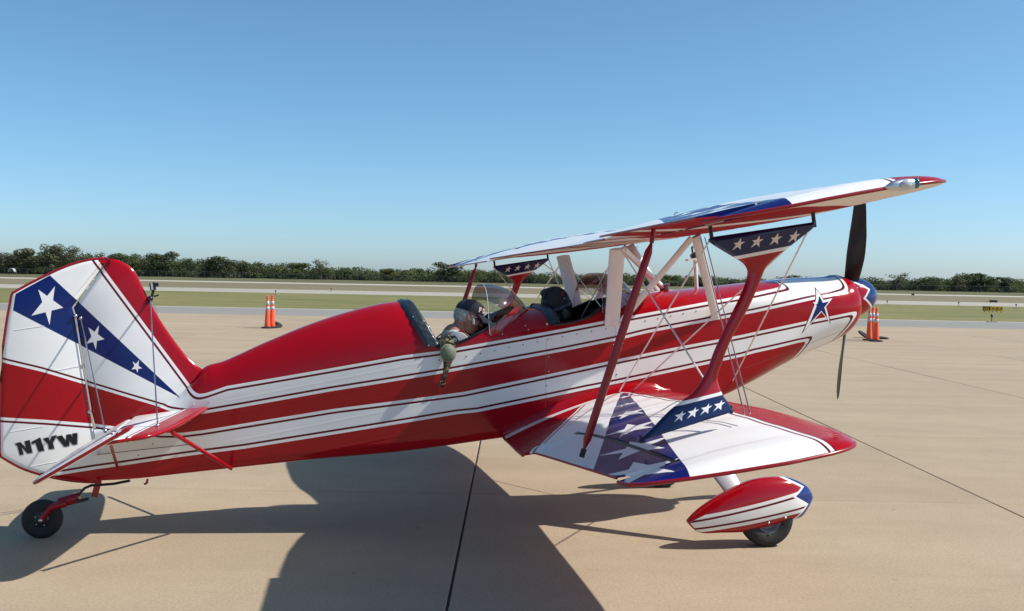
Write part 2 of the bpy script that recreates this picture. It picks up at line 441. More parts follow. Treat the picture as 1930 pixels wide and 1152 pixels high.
def section(x, zend=None, N=46):
    """half section from the keel up to the crown (or to zend), as (y, z)"""
    zt, zb, zl, ww, zm, nb = sec_q(x)
    pts = []
    for k in range(15):
        a = pi/2*k/14
        pts.append((ww*sin(a)**(2/nb), zm - (zm-zb)*cos(a)**(2/nb)))
    for k in range(1, 8): pts.append((ww, zm + (zl-zm)*k/8))
    for k in range(25):
        a = pi/2*k/24
        pts.append((ww*cos(a), zl + (zt-zl)*sin(a)))
    if zend is not None and zend < zt:
        out = [pts[0]]
        for a, b in zip(pts, pts[1:]):
            if b[1] >= zend:
                t = (zend-a[1])/max(1e-9, b[1]-a[1]); out.append((a[0]+(b[0]-a[0])*t, zend)); break
            out.append(b)
        pts = out
    # resample evenly
    L = [0]
    for a, b in zip(pts, pts[1:]): L.append(L[-1] + sqrt((b[0]-a[0])**2 + (b[1]-a[1])**2))
    res = []; j = 0
    for k in range(N):
        s_ = L[-1]*k/(N-1)
        while j < len(L)-2 and L[j+1] < s_: j += 1
        t = (s_-L[j])/max(1e-9, L[j+1]-L[j])
        res.append((pts[j][0]+(pts[j+1][0]-pts[j][0])*t, pts[j][1]+(pts[j+1][1]-pts[j][1])*t))
    return res
def arch_y(x, z):
    zt, zb, zl, ww, zm, nb = sec_q(x)
    if z <= zl: return ww
    return ww*sqrt(max(0, 1-((z-zl)/(zt-zl))**2))
def sidez(px, py):
    y = .3
    for _ in range(15):
        p = on_y(px, py, y); y = arch_y(p.x, p.z)
    return (p.x, p.z)
# cockpit openings: sill height by x
SILL1 = [(on_y(757, 568, 0).x, .6)] + [(on_y(757, 568, 0).x + .012, on_y(757, 568, 0).z - .004), sidez(800, 622), sidez(822, 655), sidez(850, 649), sidez(868, 645), sidez(894, 633), sidez(921, 618), sidez(940, 607), (lambda p: (p[0], p[1]))(sidez(953, 595)), (on_y(966, 577, 0).x, on_y(966, 577, 0).z - .001), (on_y(966, 577, 0).x + .01, .6)]
SILL2 = [(on_y(1003, 575, 0).x, .6), (on_y(1003, 575, 0).x + .01, on_y(1003, 575, 0).z - .004), sidez(1022, 590), sidez(1043, 613), sidez(1078, 609), sidez(1110, 598), sidez(1130, 584), sidez(1145, 568), (on_y(1153, 557, 0).x, on_y(1153, 557, 0).z - .001), (on_y(1153, 557, 0).x + .01, .6)]
def sillz(x):
    for s_ in (SILL1, SILL2):
        if s_[0][0] < x < s_[-1][0]: return lerp_tab(s_, x)
    return None
xs = []
x = -3.18
while x < 2.334: xs.append(x); x += .03 if x < 2.05 else (.012 if x < 2.28 else .005)
xs.append(2.335)
for s_ in (SILL1, SILL2):
    for a in s_: xs += [a[0], a[0]+.004, a[0]-.004]
    for k in range(1, 24): xs.append(s_[0][0] + .0 + (s_[3][0]-s_[0][0])*k/24)
    for k in range(1, 12): xs.append(s_[-1][0] - (s_[-1][0]-s_[-4][0])*k/12)
xs = sorted(set(round(a, 4) for a in xs))
bm = BM(); rings = []
for x in xs:
    h = section(x, sillz(x))
    rings.append([(x, y, z) for y, z in h])
for sgn in (1, -1):
    R = [[bm.verts.new((p[0], p[1]*sgn, p[2])) for p in r] for r in rings]
    for a, b in zip(R, R[1:]):
        for i in range(len(a)-1):
            bm.faces.new((a[i], a[i+1], b[i+1], b[i]) if sgn > 0 else (a[i], b[i], b[i+1], a[i+1]))

# ---- side livery, shared by fuselage, fin and rudder
LV = Paint('side_livery', 'side', base=RED, spec=.32)
def sp(px, py): p = side(px, py); return (p.x, p.z)
def zp(px, py): p = on_y(px, py, 0); return (p.x, p.z)
T1c = LV.curve([(-3.8, -.02), (-2.6, .0)] + [sp(*a) for a in ((395, 739), (427, 728), (500, 715.5), (630, 693), (760, 670), (824, 662), (921, 645), (1060, 620), (1143, 604), (1187, 596), (1341, 567.6), (1393, 559), (1440, 550), (1490, 540))] )
B1c = LV.curve([zp(-40, 667), zp(10, 682), zp(83, 700), zp(161, 724), zp(240, 748), zp(325, 773)] + [sp(*a) for a in ((372, 782), (460, 767), (622, 738), (830, 704.5), (1060, 662.5), (1161, 642), (1221, 627.5), (1377, 598), (1420, 590), (1529, 566), (1566, 560), (1600, 551))])
T2c = LV.curve([zp(4, 784), zp(90, 790), zp(178, 798)] + [sp(*a) for a in ((230, 806), (300, 816), (341, 816), (380, 811.4), (630, 770.5), (873, 739), (1060, 700), (1161, 678), (1260, 657.5), (1400, 631), (1420, 626.5), (1521, 605), (1568, 596), (1602, 589))])
B2c = LV.curve([zp(97, 896)] + [sp(*a) for a in ((222, 879), (380, 856), (460, 846), (860, 781), (900, 777), (1107, 734), (1159, 724), (1281, 698), (1400, 672), (1420, 666), (1506, 647))])
dT1 = LV.math('SUBTRACT', T1c, LV.Z)
L1 = LV.hp(zp(184.7, 490.6), zp(358, 724), zp(50, 700))
xd = sp(1492, 540)[0]
dT1 = LV.math('SMOOTH_MAX', dT1, LV.math('SUBTRACT', LV.X, xd), .05)
dT1 = LV.math('SMOOTH_MAX', dT1, L1, .10)
cap1 = LV.hp(sp(1607, 520), sp(1605, 560), (0, 0))
d1 = LV.math('SMOOTH_MIN', LV.math('MINIMUM', dT1, LV.math('SUBTRACT', 5.0, LV.X)), LV.math('SUBTRACT', LV.Z, B1c), .0)
d1 = LV.math('SMOOTH_MIN', d1, cap1, .07)
cap2 = LV.hp(sp(1618, 590), sp(1600, 634), (0, 0))
capr = LV.hp(sp(1524, 650), sp(1512, 680), (5, .0))
db2 = LV.math('SMOOTH_MAX', LV.math('SUBTRACT', LV.Z, B2c), capr, .05)
d2 = LV.math('MINIMUM', LV.math('SUBTRACT', T2c, LV.Z), db2)
d2 = LV.math('SMOOTH_MIN', d2, cap2, .07)
for d in (d1, d2):
    LV.over(LV.step(d), WHITE); LV.over(LV.band(d, .019, .033), MAROON)
LV.over(LV.step(LV.convex([zp(33, 554), zp(96, 519), zp(342, 750), zp(28.6, 585)])), BLUE)
for st in (((105.5, 540), (121, 580), (96, 612), (62.5, 595), (75, 546)), ((188, 613), (198, 639), (182, 659), (164.5, 647.5), (168, 617)), ((263, 678.6), (269, 694), (260.6, 702.5), (249, 696), (251, 681))):
    LV.over(LV.star([zp(*a) for a in st]), WHITE)
nose = [sp(1546.8, 540), sp(1573.6, 559.4), sp(1568, 611.5), sp(1511, 630.5), sp(1530.7, 568.5)]
cx = (sum(p[0] for p in nose)/5 + .004, sum(p[1] for p in nose)/5)
def scl(k): return [(cx[0]+(p[0]-cx[0])*k, cx[1]+(p[1]-cx[1])*k) for p in nose]
LV.over(LV.star(scl(1.0)), MAROON); LV.over(LV.star(scl(.88)), WHITE); LV.over(LV.star(scl(.60)), BLUE)
# blue strip along the top of the nose
bs = LV.math('MINIMUM', LV.math('SUBTRACT', .105, LV.AY), LV.math('SUBTRACT', LV.AY, .035))
bs = LV.math('MINIMUM', bs, LV.math('MINIMUM', LV.math('SUBTRACT', LV.X, 1.62), LV.math('SUBTRACT', 2.3, LV.X)))
bs = LV.math('MINIMUM', bs, LV.math('SUBTRACT', LV.Z, .08))
LV.over(LV.step(bs), (.012, .04, .20))
# panel seams
for a, b in (((1030, 640), (1028, 770)), ((1159, 600), (1161, 735)), ((1352, 570), (1395, 720))):
    pa, pb = sp(*a), sp(*b); h = LV.hp(pa, pb, (9, 0)); h = LV.math('ABSOLUTE', h)
    mk = LV.math('SUBTRACT', .0014, h); mk = LV.math('MINIMUM', mk, LV.math('SUBTRACT', max(pa[1], pb[1]), LV.Z))
    LV.over(LV.math('MULTIPLY', LV.step(mk, 0, 900), .6), (.12, .1, .1))
pa, pb = sp(1523, 652), sp(1612, 618); h = LV.math('ABSOLUTE', LV.hp(pa, pb, (9, 9)))
mk = LV.math('MINIMUM', LV.math('SUBTRACT', .0018, h), LV.math('SUBTRACT', LV.X, sp(1400, 690)[0])); LV.over(LV.math('MULTIPLY', LV.step(mk, 0, 900), .7), (.10, .08, .08))
pa, pb = sp(1420, 551), sp(1590, 528); h = LV.math('ABSOLUTE', LV.hp(pa, pb, (9, 9)))
mk = LV.math('MINIMUM', LV.math('SUBTRACT', .0014, h), LV.math('SUBTRACT', LV.X, 1.3)); LV.over(LV.math('MULTIPLY', LV.step(mk, 0, 900), .5), (.3, .28, .28))
M_side = LV.done(bump=.04, scale=4)
_zs = LV.math('MULTIPLY_ADD', LV.X, -.055, LV.Z); _pp = LV.math('PINGPONG', _zs, .045); _rd = LV.math('SUBTRACT', 1.0, LV.math('MULTIPLY', _pp, 1/.012), clamp=True)
_mk = LV.math('MULTIPLY', _rd, LV.math('MULTIPLY', LV.math('MULTIPLY', LV.math('SUBTRACT', -.6, LV.X, clamp=True), 3.0, clamp=True), LV.math('MULTIPLY', LV.math('ADD', LV.X, 2.45), 6.0, clamp=True))); _bp = LV.t.nodes.new('ShaderNodeBump'); _bp.inputs['Strength'].default_value = .13; _bp.inputs['Distance'].default_value = .004
LV.t.links.new(_mk, _bp.inputs['Height'])
_ob = LV.b.inputs['Normal'].links[0].from_node; LV.t.links.new(_ob.outputs[0], _bp.inputs['Normal']); LV.t.links.new(_bp.outputs[0], LV.b.inputs['Normal'])
fus = part('fuselage', bm, M_side, smooth=True, ang=60)
# cowling front bowl and spinner backplate
bm = BM(); fr = [(2.335, y, z) for y, z in section(2.335)]; loop = fr + [(p[0], -p[1], p[2]) for p in fr[-2:0:-1]]
c0 = Vector((2.335, 0, .005))
add_loft(bm, [[Vector(p) for p in loop], [c0 + (Vector(p)-c0)*.93 + Vector((.012, 0, 0)) for p in loop], [c0 + (Vector(p)-c0)*.6 + Vector((.006, 0, 0)) for p in loop]])
part('cowling_ring', bm, M_red, smooth=True, ang=50)

# ---- spinner and propeller
SPN = Paint('spinner_paint', 'side', base=RED)
def zs_(px, py): q = on_y(px, py, .10); return (q.x, q.z)
_A, _B, _C, _D = zs_(1611, 531), zs_(1637, 545), zs_(1624, 562), zs_(1640, 574)
e1 = SPN.hp(_A, _B, (3, .3)); e2 = SPN.hp(_B, _C, (3, _C[1])); e3 = SPN.hp(_C, _D, (3, .3))
dz_ = SPN.math('MINIMUM', SPN.math('MAXIMUM', e1, e2), e3)
SPN.over(SPN.step(dz_, -.014), WHITE); SPN.over(SPN.step(dz_), (.006, .024, .13))
M_spin = SPN.done()
bm = BM()
prof = [(.02, 2.335), (.158, 2.345), (.158, 2.38), (.153, 2.43), (.138, 2.475), (.118, 2.52), (.085, 2.56), (.048, 2.59), (.02, 2.602), (.001, 2.606)]
add_lathe(bm, prof, (0, 0, .0), 40, 'x', True)
part('spinner', bm, M_spin, smooth=True, ang=60)
prop = empty('propeller'); prop.parent = AC
def blade(sgn):
    a = on_x(1618, 392, 2.42); dirv = Vector((0, .375, .905)).normalized()*sgn
    side_ = Vector((0, 1, 0)).cross(dirv); side_ = Vector((0, dirv.z, -dirv.y))
    rings = []
    L = .895
    for k in range(19):
        t = k/18; r = .07 + (L-.07)*t
        ch = lerp_tab([(0, .085), (.15, .115), (.35, .142), (.55, .140), (.8, .115), (.93, .09), (.985, .05), (1, .012)], t)
        tw = radians(lerp_tab([(0, 62), (.3, 38), (.7, 22), (1, 16)], t)); th = lerp_tab([(0, .06), (.2, .026), (.6, .014), (1, .004)], t)
        cv = side_*cos(tw) + Vector((1, 0, 0))*sin(tw); nv = cv.cross(dirv).normalized()
        c = Vector((2.372, 0, 0)) + dirv*r + cv*(.02*sin(pi*t))
        rings.append([c + cv*ch/2*cos(2*pi*q/14) + nv*th/2*sin(2*pi*q/14) for q in range(14)])
    bm = BM(); add_loft(bm, rings); return bm
M_blade = mat('blade_black', (.012, .011, .011), .4, noise=.15, spec=.4)
for s_ in (1, -1):
    b_ = part('blade', blade(s_), M_blade, prop, True, 40)

# ---- fin and rudder
def catmull(pts, n=4):
    out = []; N = len(pts)
    for i in range(N-1):
        p0, p1, p2, p3 = [Vector(pts[max(0, min(N-1, j))]) for j in (i-1, i, i+1, i+2)]
        for k in range(n):
            t = k/n
            out.append(.5*((2*p1) + (-p0+p2)*t + (2*p0-5*p1+4*p2-p3)*t*t + (-p0+3*p1-3*p2+p3)*t**3))
    out.append(Vector(pts[-1])); return out
def plate(name, outl, th, m, edge=.03, parent=None, axis='y', mode=None):
    """a flat aerofoil-like plate from a closed outline in (x,z), rounded to its edge"""
    n = len(outl); P = [Vector(p) for p in outl]; area = sum(P[i].x*P[(i+1) % n].y - P[(i+1) % n].x*P[i].y for i in range(n))
    if area < 0: P.reverse()
    def inset(d):
        out = []
        for i in range(n):
            a, b, c = P[i-1], P[i], P[(i+1) % n]
            n1 = Vector((-(b-a).y, (b-a).x)).normalized(); n2 = Vector((-(c-b).y, (c-b).x)).normalized()
            nn = (n1+n2); nn = nn.normalized() if nn.length > .1 else n1
            out.append(b + nn*d/max(.6, nn.dot(n1)))
        return out
    bm = BM(); rings = []
    for d, h in ((edge, -.5), (edge*.35, -.34), (0, -.12), (0, .12), (edge*.35, .34), (edge, .5)):
        rings.append([(p.x, h*th, p.y) for p in inset(d)])
    R = [[bm.verts.new(p) for p in r] for r in rings]
    for a, b in zip(R, R[1:]):
        for i in range(n): bm.faces.new((a[i], a[(i+1) % n], b[(i+1) % n], b[i]))
    from mathutils.geometry import tessellate_polygon
    tri = tessellate_polygon([[Vector((v.co.x, v.co.z, 0)) for v in R[0]]]); flat = len(bm.faces)
    for r in (R[0], R[-1]):
        for t_ in tri:
            try: bm.faces.new([r[i] for i in t_])
            except ValueError: pass
    for f_ in bm.faces: f_.smooth = f_.calc_area() >= 0
    o_ = part(name, bm, m, parent, True)
    for p_ in o_.data.polygons: p_.use_smooth = abs(p_.normal.y) < .985
    return auto(o_, 28)
rud_top = catmull([zp(*a) for a in ((204, 488), (185, 488.5), (160, 492), (125, 503), (90, 519), (55, 537), (27, 553))], 4)
rud_te = [zp(*a) for a in ((25, 556), (17, 600), (10, 650), (5, 720), (3, 790), (4, 850))] + [Vector(p) for p in catmull([zp(*a) for a in ((6, 858), (40, 878), (75, 891), (120, 902), (160, 907), (191, 908))], 3)]
rud_h = [zp(*a) for a in ((190, 880), (182, 820), (171, 779), (156, 690), (141, 596), (136, 579))]
rud = plate('rudder', [tuple(p) for p in rud_top] + [tuple(p) for p in rud_te] + rud_h, .034, M_side, .03)
fin_f = catmull([zp(*a) for a in ((206.5, 488), (222, 490), (240, 499), (255, 513), (270, 543), (300, 600), (340, 657), (365, 684), (385, 697), (410, 705))], 4)
fin = plate('fin', [tuple(p) for p in fin_f] + [(-2.3, -.05), (-3.1, -.12)] + [zp(*a) for a in ((184, 818), (174, 779), (159, 690), (144, 596), (139.5, 580))], .05, M_side, .03)
M_rim = mat('dark_red_rim', (.27, .004, .008), .25)
ptube('edge_rim', [(p[0], 0, p[1]) for p in [tuple(q) for q in rud_top] + [tuple(q) for q in rud_te]], .011, M_rim, rud)
# rib tapes on the fabric
for a, b in (((165, 583), (232, 573)), ((30, 622), (85, 614)), ((107, 698), (150, 690)), ((185, 684), (235, 679)), ((22, 812), (84, 802)), ((60, 877), (110, 868))):
    pa, pb = zp(*a), zp(*b)
    for y in (.0175,):
        t_ = ptube('rib_tape', [(pa[0], y, pa[1]), (pb[0], y, pb[1])], .0022, M_white, fin if a[0] > 150 else rud, 6)
# hinge bolts
for (a, b) in (((156, 690), (158, 694)), ((170, 776), (172, 780)), ((186, 852), (188, 858))):
    pa, pb = zp(*a), zp(*b); ptube('hinge_pin', [(pa[0], -.026, pa[1]), (pa[0], .026, pa[1])], .011, M_steel, fin, 10)
# registration lettering on the rudder, which is swung a few degrees to the near side (see the end of the lettering block)
def text_part(name, txt, size, m, origin, xdir, zdir, nrm, parent, off=.0, shear=.0, ext=.0005, sx=1):
    cu_ = bpy.data.curves.new(name, 'FONT'); cu_.body = txt; cu_.size = size; cu_.offset = off; cu_.shear = shear; cu_.extrude = ext
    cu_.align_x = 'LEFT'; cu_.resolution_u = 3
    o = bpy.data.objects.new(name, cu_); COL.objects.link(o)
    dg = bpy.context.evaluated_depsgraph_get(); me = bpy.data.meshes.new_from_object(o.evaluated_get(dg)); bpy.data.objects.remove(o)
    X_, Z_, N_ = Vector(xdir).normalized(), Vector(zdir).normalized(), Vector(nrm).normalized()
    for v in me.vertices:
        q = v.co.copy(); p = Vector(origin) + X_*q.x*sx + Z_*q.y + N_*q.z; v.co = (p.x, -p.y, p.z)
    me.materials.clear(); return obj(name, me, m, parent)
a, b = on_y(36, 857, .0175), on_y(148, 838, .0175)
M_letter = mat('black_lettering', (.006, .006, .006), .4); M_lshadow = mat('grey_lettering_shadow', (.35, .35, .37), .4)
d = b - a
t0 = on_y(33, 831, .0175) - on_y(36, 857, .0175)
GLYPH = {'N': [(102, 402), (138, 392), (174, 432), (163, 388), (196, 380), (213, 460), (182, 466), (145, 424), (158, 470), (134, 476), (120, 420)],
 '1': [(207, 392), (262, 364), (288, 448), (252, 455), (232, 398), (212, 408)],
 'Y': [(278, 372), (312, 364), (322, 388), (334, 358), (368, 350), (341, 400), (350, 436), (318, 441), (311, 408)],
 'W': [(362, 362), (398, 352), (424, 388), (427, 348), (455, 345), (466, 372), (463, 342), (496, 338), (494, 410), (466, 414), (446, 388), (444, 420), (414, 426)]}
from mathutils.geometry import tessellate_polygon
for yy_, off_, m_, nm_ in ((.0180, 5, M_lshadow, 'letter_shadow'), (.0192, 0, M_letter, 'registration_letter')):
    for ch_, g_ in GLYPH.items():
        bm = BM(); vs = [bm.verts.new(on_y((x+off_)/3.398, 716 + (y+off_)/3.398, yy_)) for x, y in g_]
        for t_ in tessellate_polygon([[Vector((v.co.x, v.co.z, 0)) for v in vs]]): bm.faces.new([vs[k] for k in t_])
        part(nm_, bm, m_, rud)

def swing(o_, ang):
    hx = -3.085; c_, s_ = cos(ang), sin(ang)
    for v in o_.data.vertices:
        dx, y = v.co.x-hx, v.co.y; v.co.x, v.co.y = hx + dx*c_ - y*s_, y*c_ + dx*s_
    for ch in [q for q in bpy.data.objects if q.parent == o_]: swing(ch, ang)
swing(rud, radians(5))

# ---- wings
def naca(t): return (2.969*sqrt(max(t, 0)) - 1.26*t - 3.516*t*t + 2.843*t**3 - 1.015*t**4)
def foil(xl, zl, xt, zt, th, x_from=None, x_to=None, n=22, scal=0):
    """closed loop of (x,z); x_from/x_to cut the chord (fractions 0 at leading edge)"""
    f0, f1 = x_from or 0, x_to or 1
    c = sqrt((xl-xt)**2 + (zl-zt)**2); up, lo = [], []
    for k in range(n + 1):
        t = f0 + (f1-f0)*(1-cos(pi*k/n))/2 if not x_from else f0 + (f1-f0)*k/n
        x = xl + (xt-xl)*t; zc = zl + (zt-zl)*t + .018*c*4*t*(1-t)
        h = naca(t)*th*c*.5*1.0
        s_ = 1 - scal*sin(pi*min(1, t*1.1))**1
        up.append((x, zc + max(h*s_, .003))); lo.append((x, zc - max(h*.8*s_, .003)))
    return up + lo[::-1]
def rib_sag(y, pitch=.30):
    u = ((y/pitch) % 1); return .055*(sin(pi*u))**2
def wing_mesh(planform, ys, ail=None):
    """planform(y) -> xl,zl,xt,zt,th ; ail=(y0,y1,frac)"""
    bm = BM(); rings = []
    for y, cutq in ys:
        xl, zl, xt, zt, th = planform(abs(y))
        fr = None
        if cutq: fr = ail[2]
        rings.append([(p[0], y, p[1]) for p in foil(xl, zl, xt, zt, th, None, fr, 22, rib_sag(abs(y)))])
    add_loft(bm, rings); return bm
def ystations(y0, y1, yt_round, ail):
    ys = []; n = int((y1-y0)/.03)
    for k in range(n + 1): ys.append(y0 + (y1-y0)*k/n)
    ys += [yt_round + (y1-yt_round)*sin(pi/2*k/10) for k in range(11)]
    ys = sorted(set(round(a, 4) for a in ys)); out = []
    for y in ys:
        if ail and abs(y-ail[0]) < .016 or ail and abs(y-ail[1]) < .016: continue
        out.append((y, bool(ail and ail[0] < y < ail[1])))
    if ail: out += [(ail[0]-.001, False), (ail[0]+.0, True), (ail[1], True), (ail[1]+.001, False)]
    return sorted(out)
def tip_round(y, yt, r):
    """how far the leading edge draws back near the tip"""
    u = (y-(yt-r))/r
    return 0 if u <= 0 else r*1.05*(1-sqrt(max(0, 1-min(1, u)**2)))
YTU, YTL = 3.345, 3.175
def thick(y, yt):
    u = min(1, max(0, (y-1.9)/(yt-2.0))); v = min(1, max(0, (y-(yt-.16))/.16))
    return .142*(1-.45*u*u*(3-2*u))*max(.10, sqrt(max(0, 1-v*v)))
def plan_up(y):
    xl = smooth_tab([(0, 1.19), (.8, 1.13), (1.6, 1.075), (2.4, 1.04), (2.8, 1.02), (3.05, .985), (3.2, .935), (3.27, .885), (3.32, .79), (YTU, .60)], y)
    te = lerp_tab([(0, .245), (.25, .23), (.5, .17), (.8, .07), (1.1, .0), (1.5, -.045), (1.66, -.058), (3.2, -.155), (3.25, -.135), (3.30, -.02), (3.33, .12), (YTU, .30)], y)
    zl = .672 + .0115*y; zt = .674 + (zl-.674)*max(0, (te+.155)/(xl+.155) if y > 3.2 else 0)
    return xl, zl, te, zt, thick(y, YTU)
def plan_lo(y):
    xl = smooth_tab([(.3, .635), (1.0, .63), (2.0, .625), (2.35, .61), (2.7, .575), (2.9, .535), (3.03, .48), (3.1, .42), (3.15, .30), (YTL, .12)], y)
    te = lerp_tab([(.3, -.52), (.5, -.555), (.8, -.585), (1.2, -.63), (1.5, -.66), (1.62, -.668), (1.64, -.62), (2.9, -.565), (3.03, -.555), (3.08, -.50), (3.13, -.34), (3.16, -.16), (YTL, .02)], y)
    zl = -.446 + .0285*y; zt = lerp_tab([(.3, -.545), (1.86, -.435), (YTL, -.347)], y)
    if y > 3.03:
        a_, b_ = zl, zt; zt = b_ + (a_-b_)*max(0, (te+.555)/1.06); zl = b_ + (a_-b_)*min(1, (xl+.555)/1.06)
    return xl, zl, te, zt, thick(y, YTL)
def tip_path(plan, yt, ya, sgn):
    P1, P2 = [], []
    for k in range(15):
        y = ya + (yt-ya)*sin(pi/2*k/14); xl, zl, xt, zt, th = plan(y); P1.append((xt-.002, y*sgn, zt)); P2.append((xl, y*sgn, zl))
    return P1 + [(P1[-1][0]*.5+P2[-1][0]*.5, (yt+.003)*sgn, P1[-1][2]*.5+P2[-1][2]*.5)] + P2[::-1][:11]
AILU, AILL = (1.62, 3.17, .73), (1.52, 2.90, .74)
def wing_paint(name, top, A, B, LEx, TIPY, redroot=None, aft_sgn=1, under=False):
    """A apex, B two far corners of the blue fan (x,|y|)"""
    W = Paint(name, 'plan', base=WHITE, rough=.3)
    return W
def star_pts(cx_, cy_, r, rot, skx=1.0):
    return [(cx_ + r*sin(rot + 2*pi*k/5)*skx, cy_ + r*cos(rot + 2*pi*k/5)) for k in range(5)]
def plan_livery(name, apex, bl, br, pin, ytip, root=None):
    W = Paint(name, 'plan', base=WHITE, rough=.2, spec=.06)
    N = W.t.nodes.new('ShaderNodeNewGeometry'); sp_ = W.t.nodes.new('ShaderNodeSeparateXYZ')
    tcn = W.t.nodes.new('ShaderNodeTexCoord'); W.t.links.new(tcn.outputs['Normal'], sp_.inputs[0]); upm = W.math('GREATER_THAN', sp_.outputs[2], -.02)
    # upper face
    mid = ((bl[0]+br[0])/2, (bl[1]+br[1])/2)
    fan = W.math('MINIMUM', W.hp(apex, bl, mid), W.hp(apex, br, mid))
    W.over(W.step(fan), (.006, .014, .12))
    for k, (t, r) in enumerate(((.16, .045), (.30, .075), (.45, .105), (.61, .135), (.78, .165), (.95, .17))):
        c = (apex[0]+(mid[0]-apex[0])*t, apex[1]+(mid[1]-apex[1])*t)
        W.over(W.star(star_pts(c[0], c[1], r*1.15, .45)), WHITE)
    if root:
        dr = W.hp(root[0], root[1], (root[0][0]-1, root[0][1]))
        W.over(W.step(dr), RED); W.over(W.band(dr, -.03, -.018), MAROON)
        W.over(W.step(W.math('MINIMUM', W.math('SUBTRACT', .55, W.AY), W.math('SUBTRACT', W.X, -.7))), WHITE)
    dl = W.hp(pin[0], pin[1], (9, 1))
    W.over(W.step(dl, -.05), MAROON); W.over(W.step(dl, -.036), WHITE); W.over(W.step(dl, -.016), MAROON) ; W.over(W.step(dl, -.008), RED)
    topc = W.c
    # under face
    W.c = (.78, .74, .68)
    f2 = W.convex([(1.3, .8), (1.25, 2.3), (.25, 3.2), (-.9, 3.1), (-.9, .3), (.2, .1)])
    W.over(W.step(f2), RED)
    f3 = W.convex([(.75, .5), (.15, 1.45), (-.3, 1.0), (.1, .3)]); W.over(W.step(f3), (.78, .74, .68))
    f4 = W.convex([(-.3, 2.0), (1.3, 2.35), (1.3, 2.65), (-.3, 2.15)]); W.over(W.step(f4), (.78, .74, .66))
    und = W.c
    W.c = und; W.over(upm, topc); W.upm = upm
    # red rim round the tip
        
    m_ = W.done(); rl = W.b.inputs['Roughness'].links[0].from_socket
    W.t.links.new(W.math('MULTIPLY_ADD', W.math('SUBTRACT', 1.0, upm), .45, rl), W.b.inputs['Roughness'])
    return m_
M_wlo = plan_livery('lower_wing_livery', (.37, .30), (-.58, 2.60), (-.40, 3.42), ((.335, 0), (.335, 3.17)), YTL, root=((.16, .25), (-.70, 1.72)))
M_wup = plan_livery('upper_wing_livery', (.80, .20), (-.13, 2.70), (.10, 3.62), ((.90, 0), (.66, 3.34)), YTU)
def rim(name, pts, parent, r=.010): return ptube(name, pts, r, M_rim, parent)
ysu = ystations(0, YTU, YTU-.22, AILU)
ys2 = [(-y, c) for y, c in reversed(ysu)] + ysu[1:]
wu = part('upper_wing', wing_mesh(plan_up, ys2, AILU), M_wup, smooth=True, ang=40)
def aileron(plan, A, sgn, defl, m, parent_name='aileron'):
    bm = BM(); rings = []; n = 40
    for k in range(n + 1):
        y = A[0]+.008 + (A[1]-A[0]-.016)*k/n
        xl, zl, xt, zt, th = plan(y); xt2 = xt - (.03 if plan is plan_up else .0)
        f = A[2] + .030
        pts = foil(xl, zl, xt2, zt, th, f, 1.0, 10)
        hx, hz = xl + (xt-xl)*f, zl + (zt-zl)*f + .01
        c_, s_ = cos(defl), sin(defl)
        # nose of the aileron is rounded by an extra point
        xf, zu, zd = pts[0][0], pts[0][1], pts[-1][1]
        pts = pts + [(xf + .012, zd*.7+zu*.3), (xf + .016, (zu+zd)/2), (xf + .012, zd*.3+zu*.7)]
        rings.append([(hx + (px_-hx)*c_ + (pz_-hz)*s_, y*sgn, hz + (pz_-hz)*c_ - (px_-hx)*s_) for px_, pz_ in pts])
    add_loft(bm, rings)
    te = []
    for r in rings[::4]:
        q = min(r, key=lambda p: p[0]); te.append((q[0], q[1], q[2]))
    a_ = part(parent_name, bm, m, smooth=True, ang=40)
    rim('trailing_edge_rim', te, a_, .006)
    rings = []
    for k in range(n + 1):
        y = A[0]+.012 + (A[1]-A[0]-.024)*k/n
        xl, zl, xt, zt, th = plan(y); q = foil(xl, zl, xt, zt, th, A[2]+.001, A[2]+.030, 1)
        (xa, za), (xb, zb) = q[0], q[1]; zl_ = q[-1][1]
        rings.append([(xa, y*sgn, za-.004), (xb, y*sgn, zb-.007), (xb, y*sgn, zl_+.006), (xa, y*sgn, zl_+.006)])
    bm = BM(); add_loft(bm, rings); part('gap_shade_strip', bm, M_black, a_)  # black strip sunk in the aileron gap, painting the shade between the parts
    return a_
DEF = radians(4)
rim('trailing_edge_rim', [(plan_up(abs(y))[2]-.002, y, plan_up(abs(y))[3]) for y in [-1.6+3.2*k/40 for k in range(41)]], wu, .007)
for sg, df in ((1, DEF), (-1, -DEF)):
    aileron(plan_up, AILU, sg, df, M_wup)
    aileron(plan_lo, AILL, sg, df, M_wlo)
ysl = ystations(.36, YTL, YTL-.22, AILL)
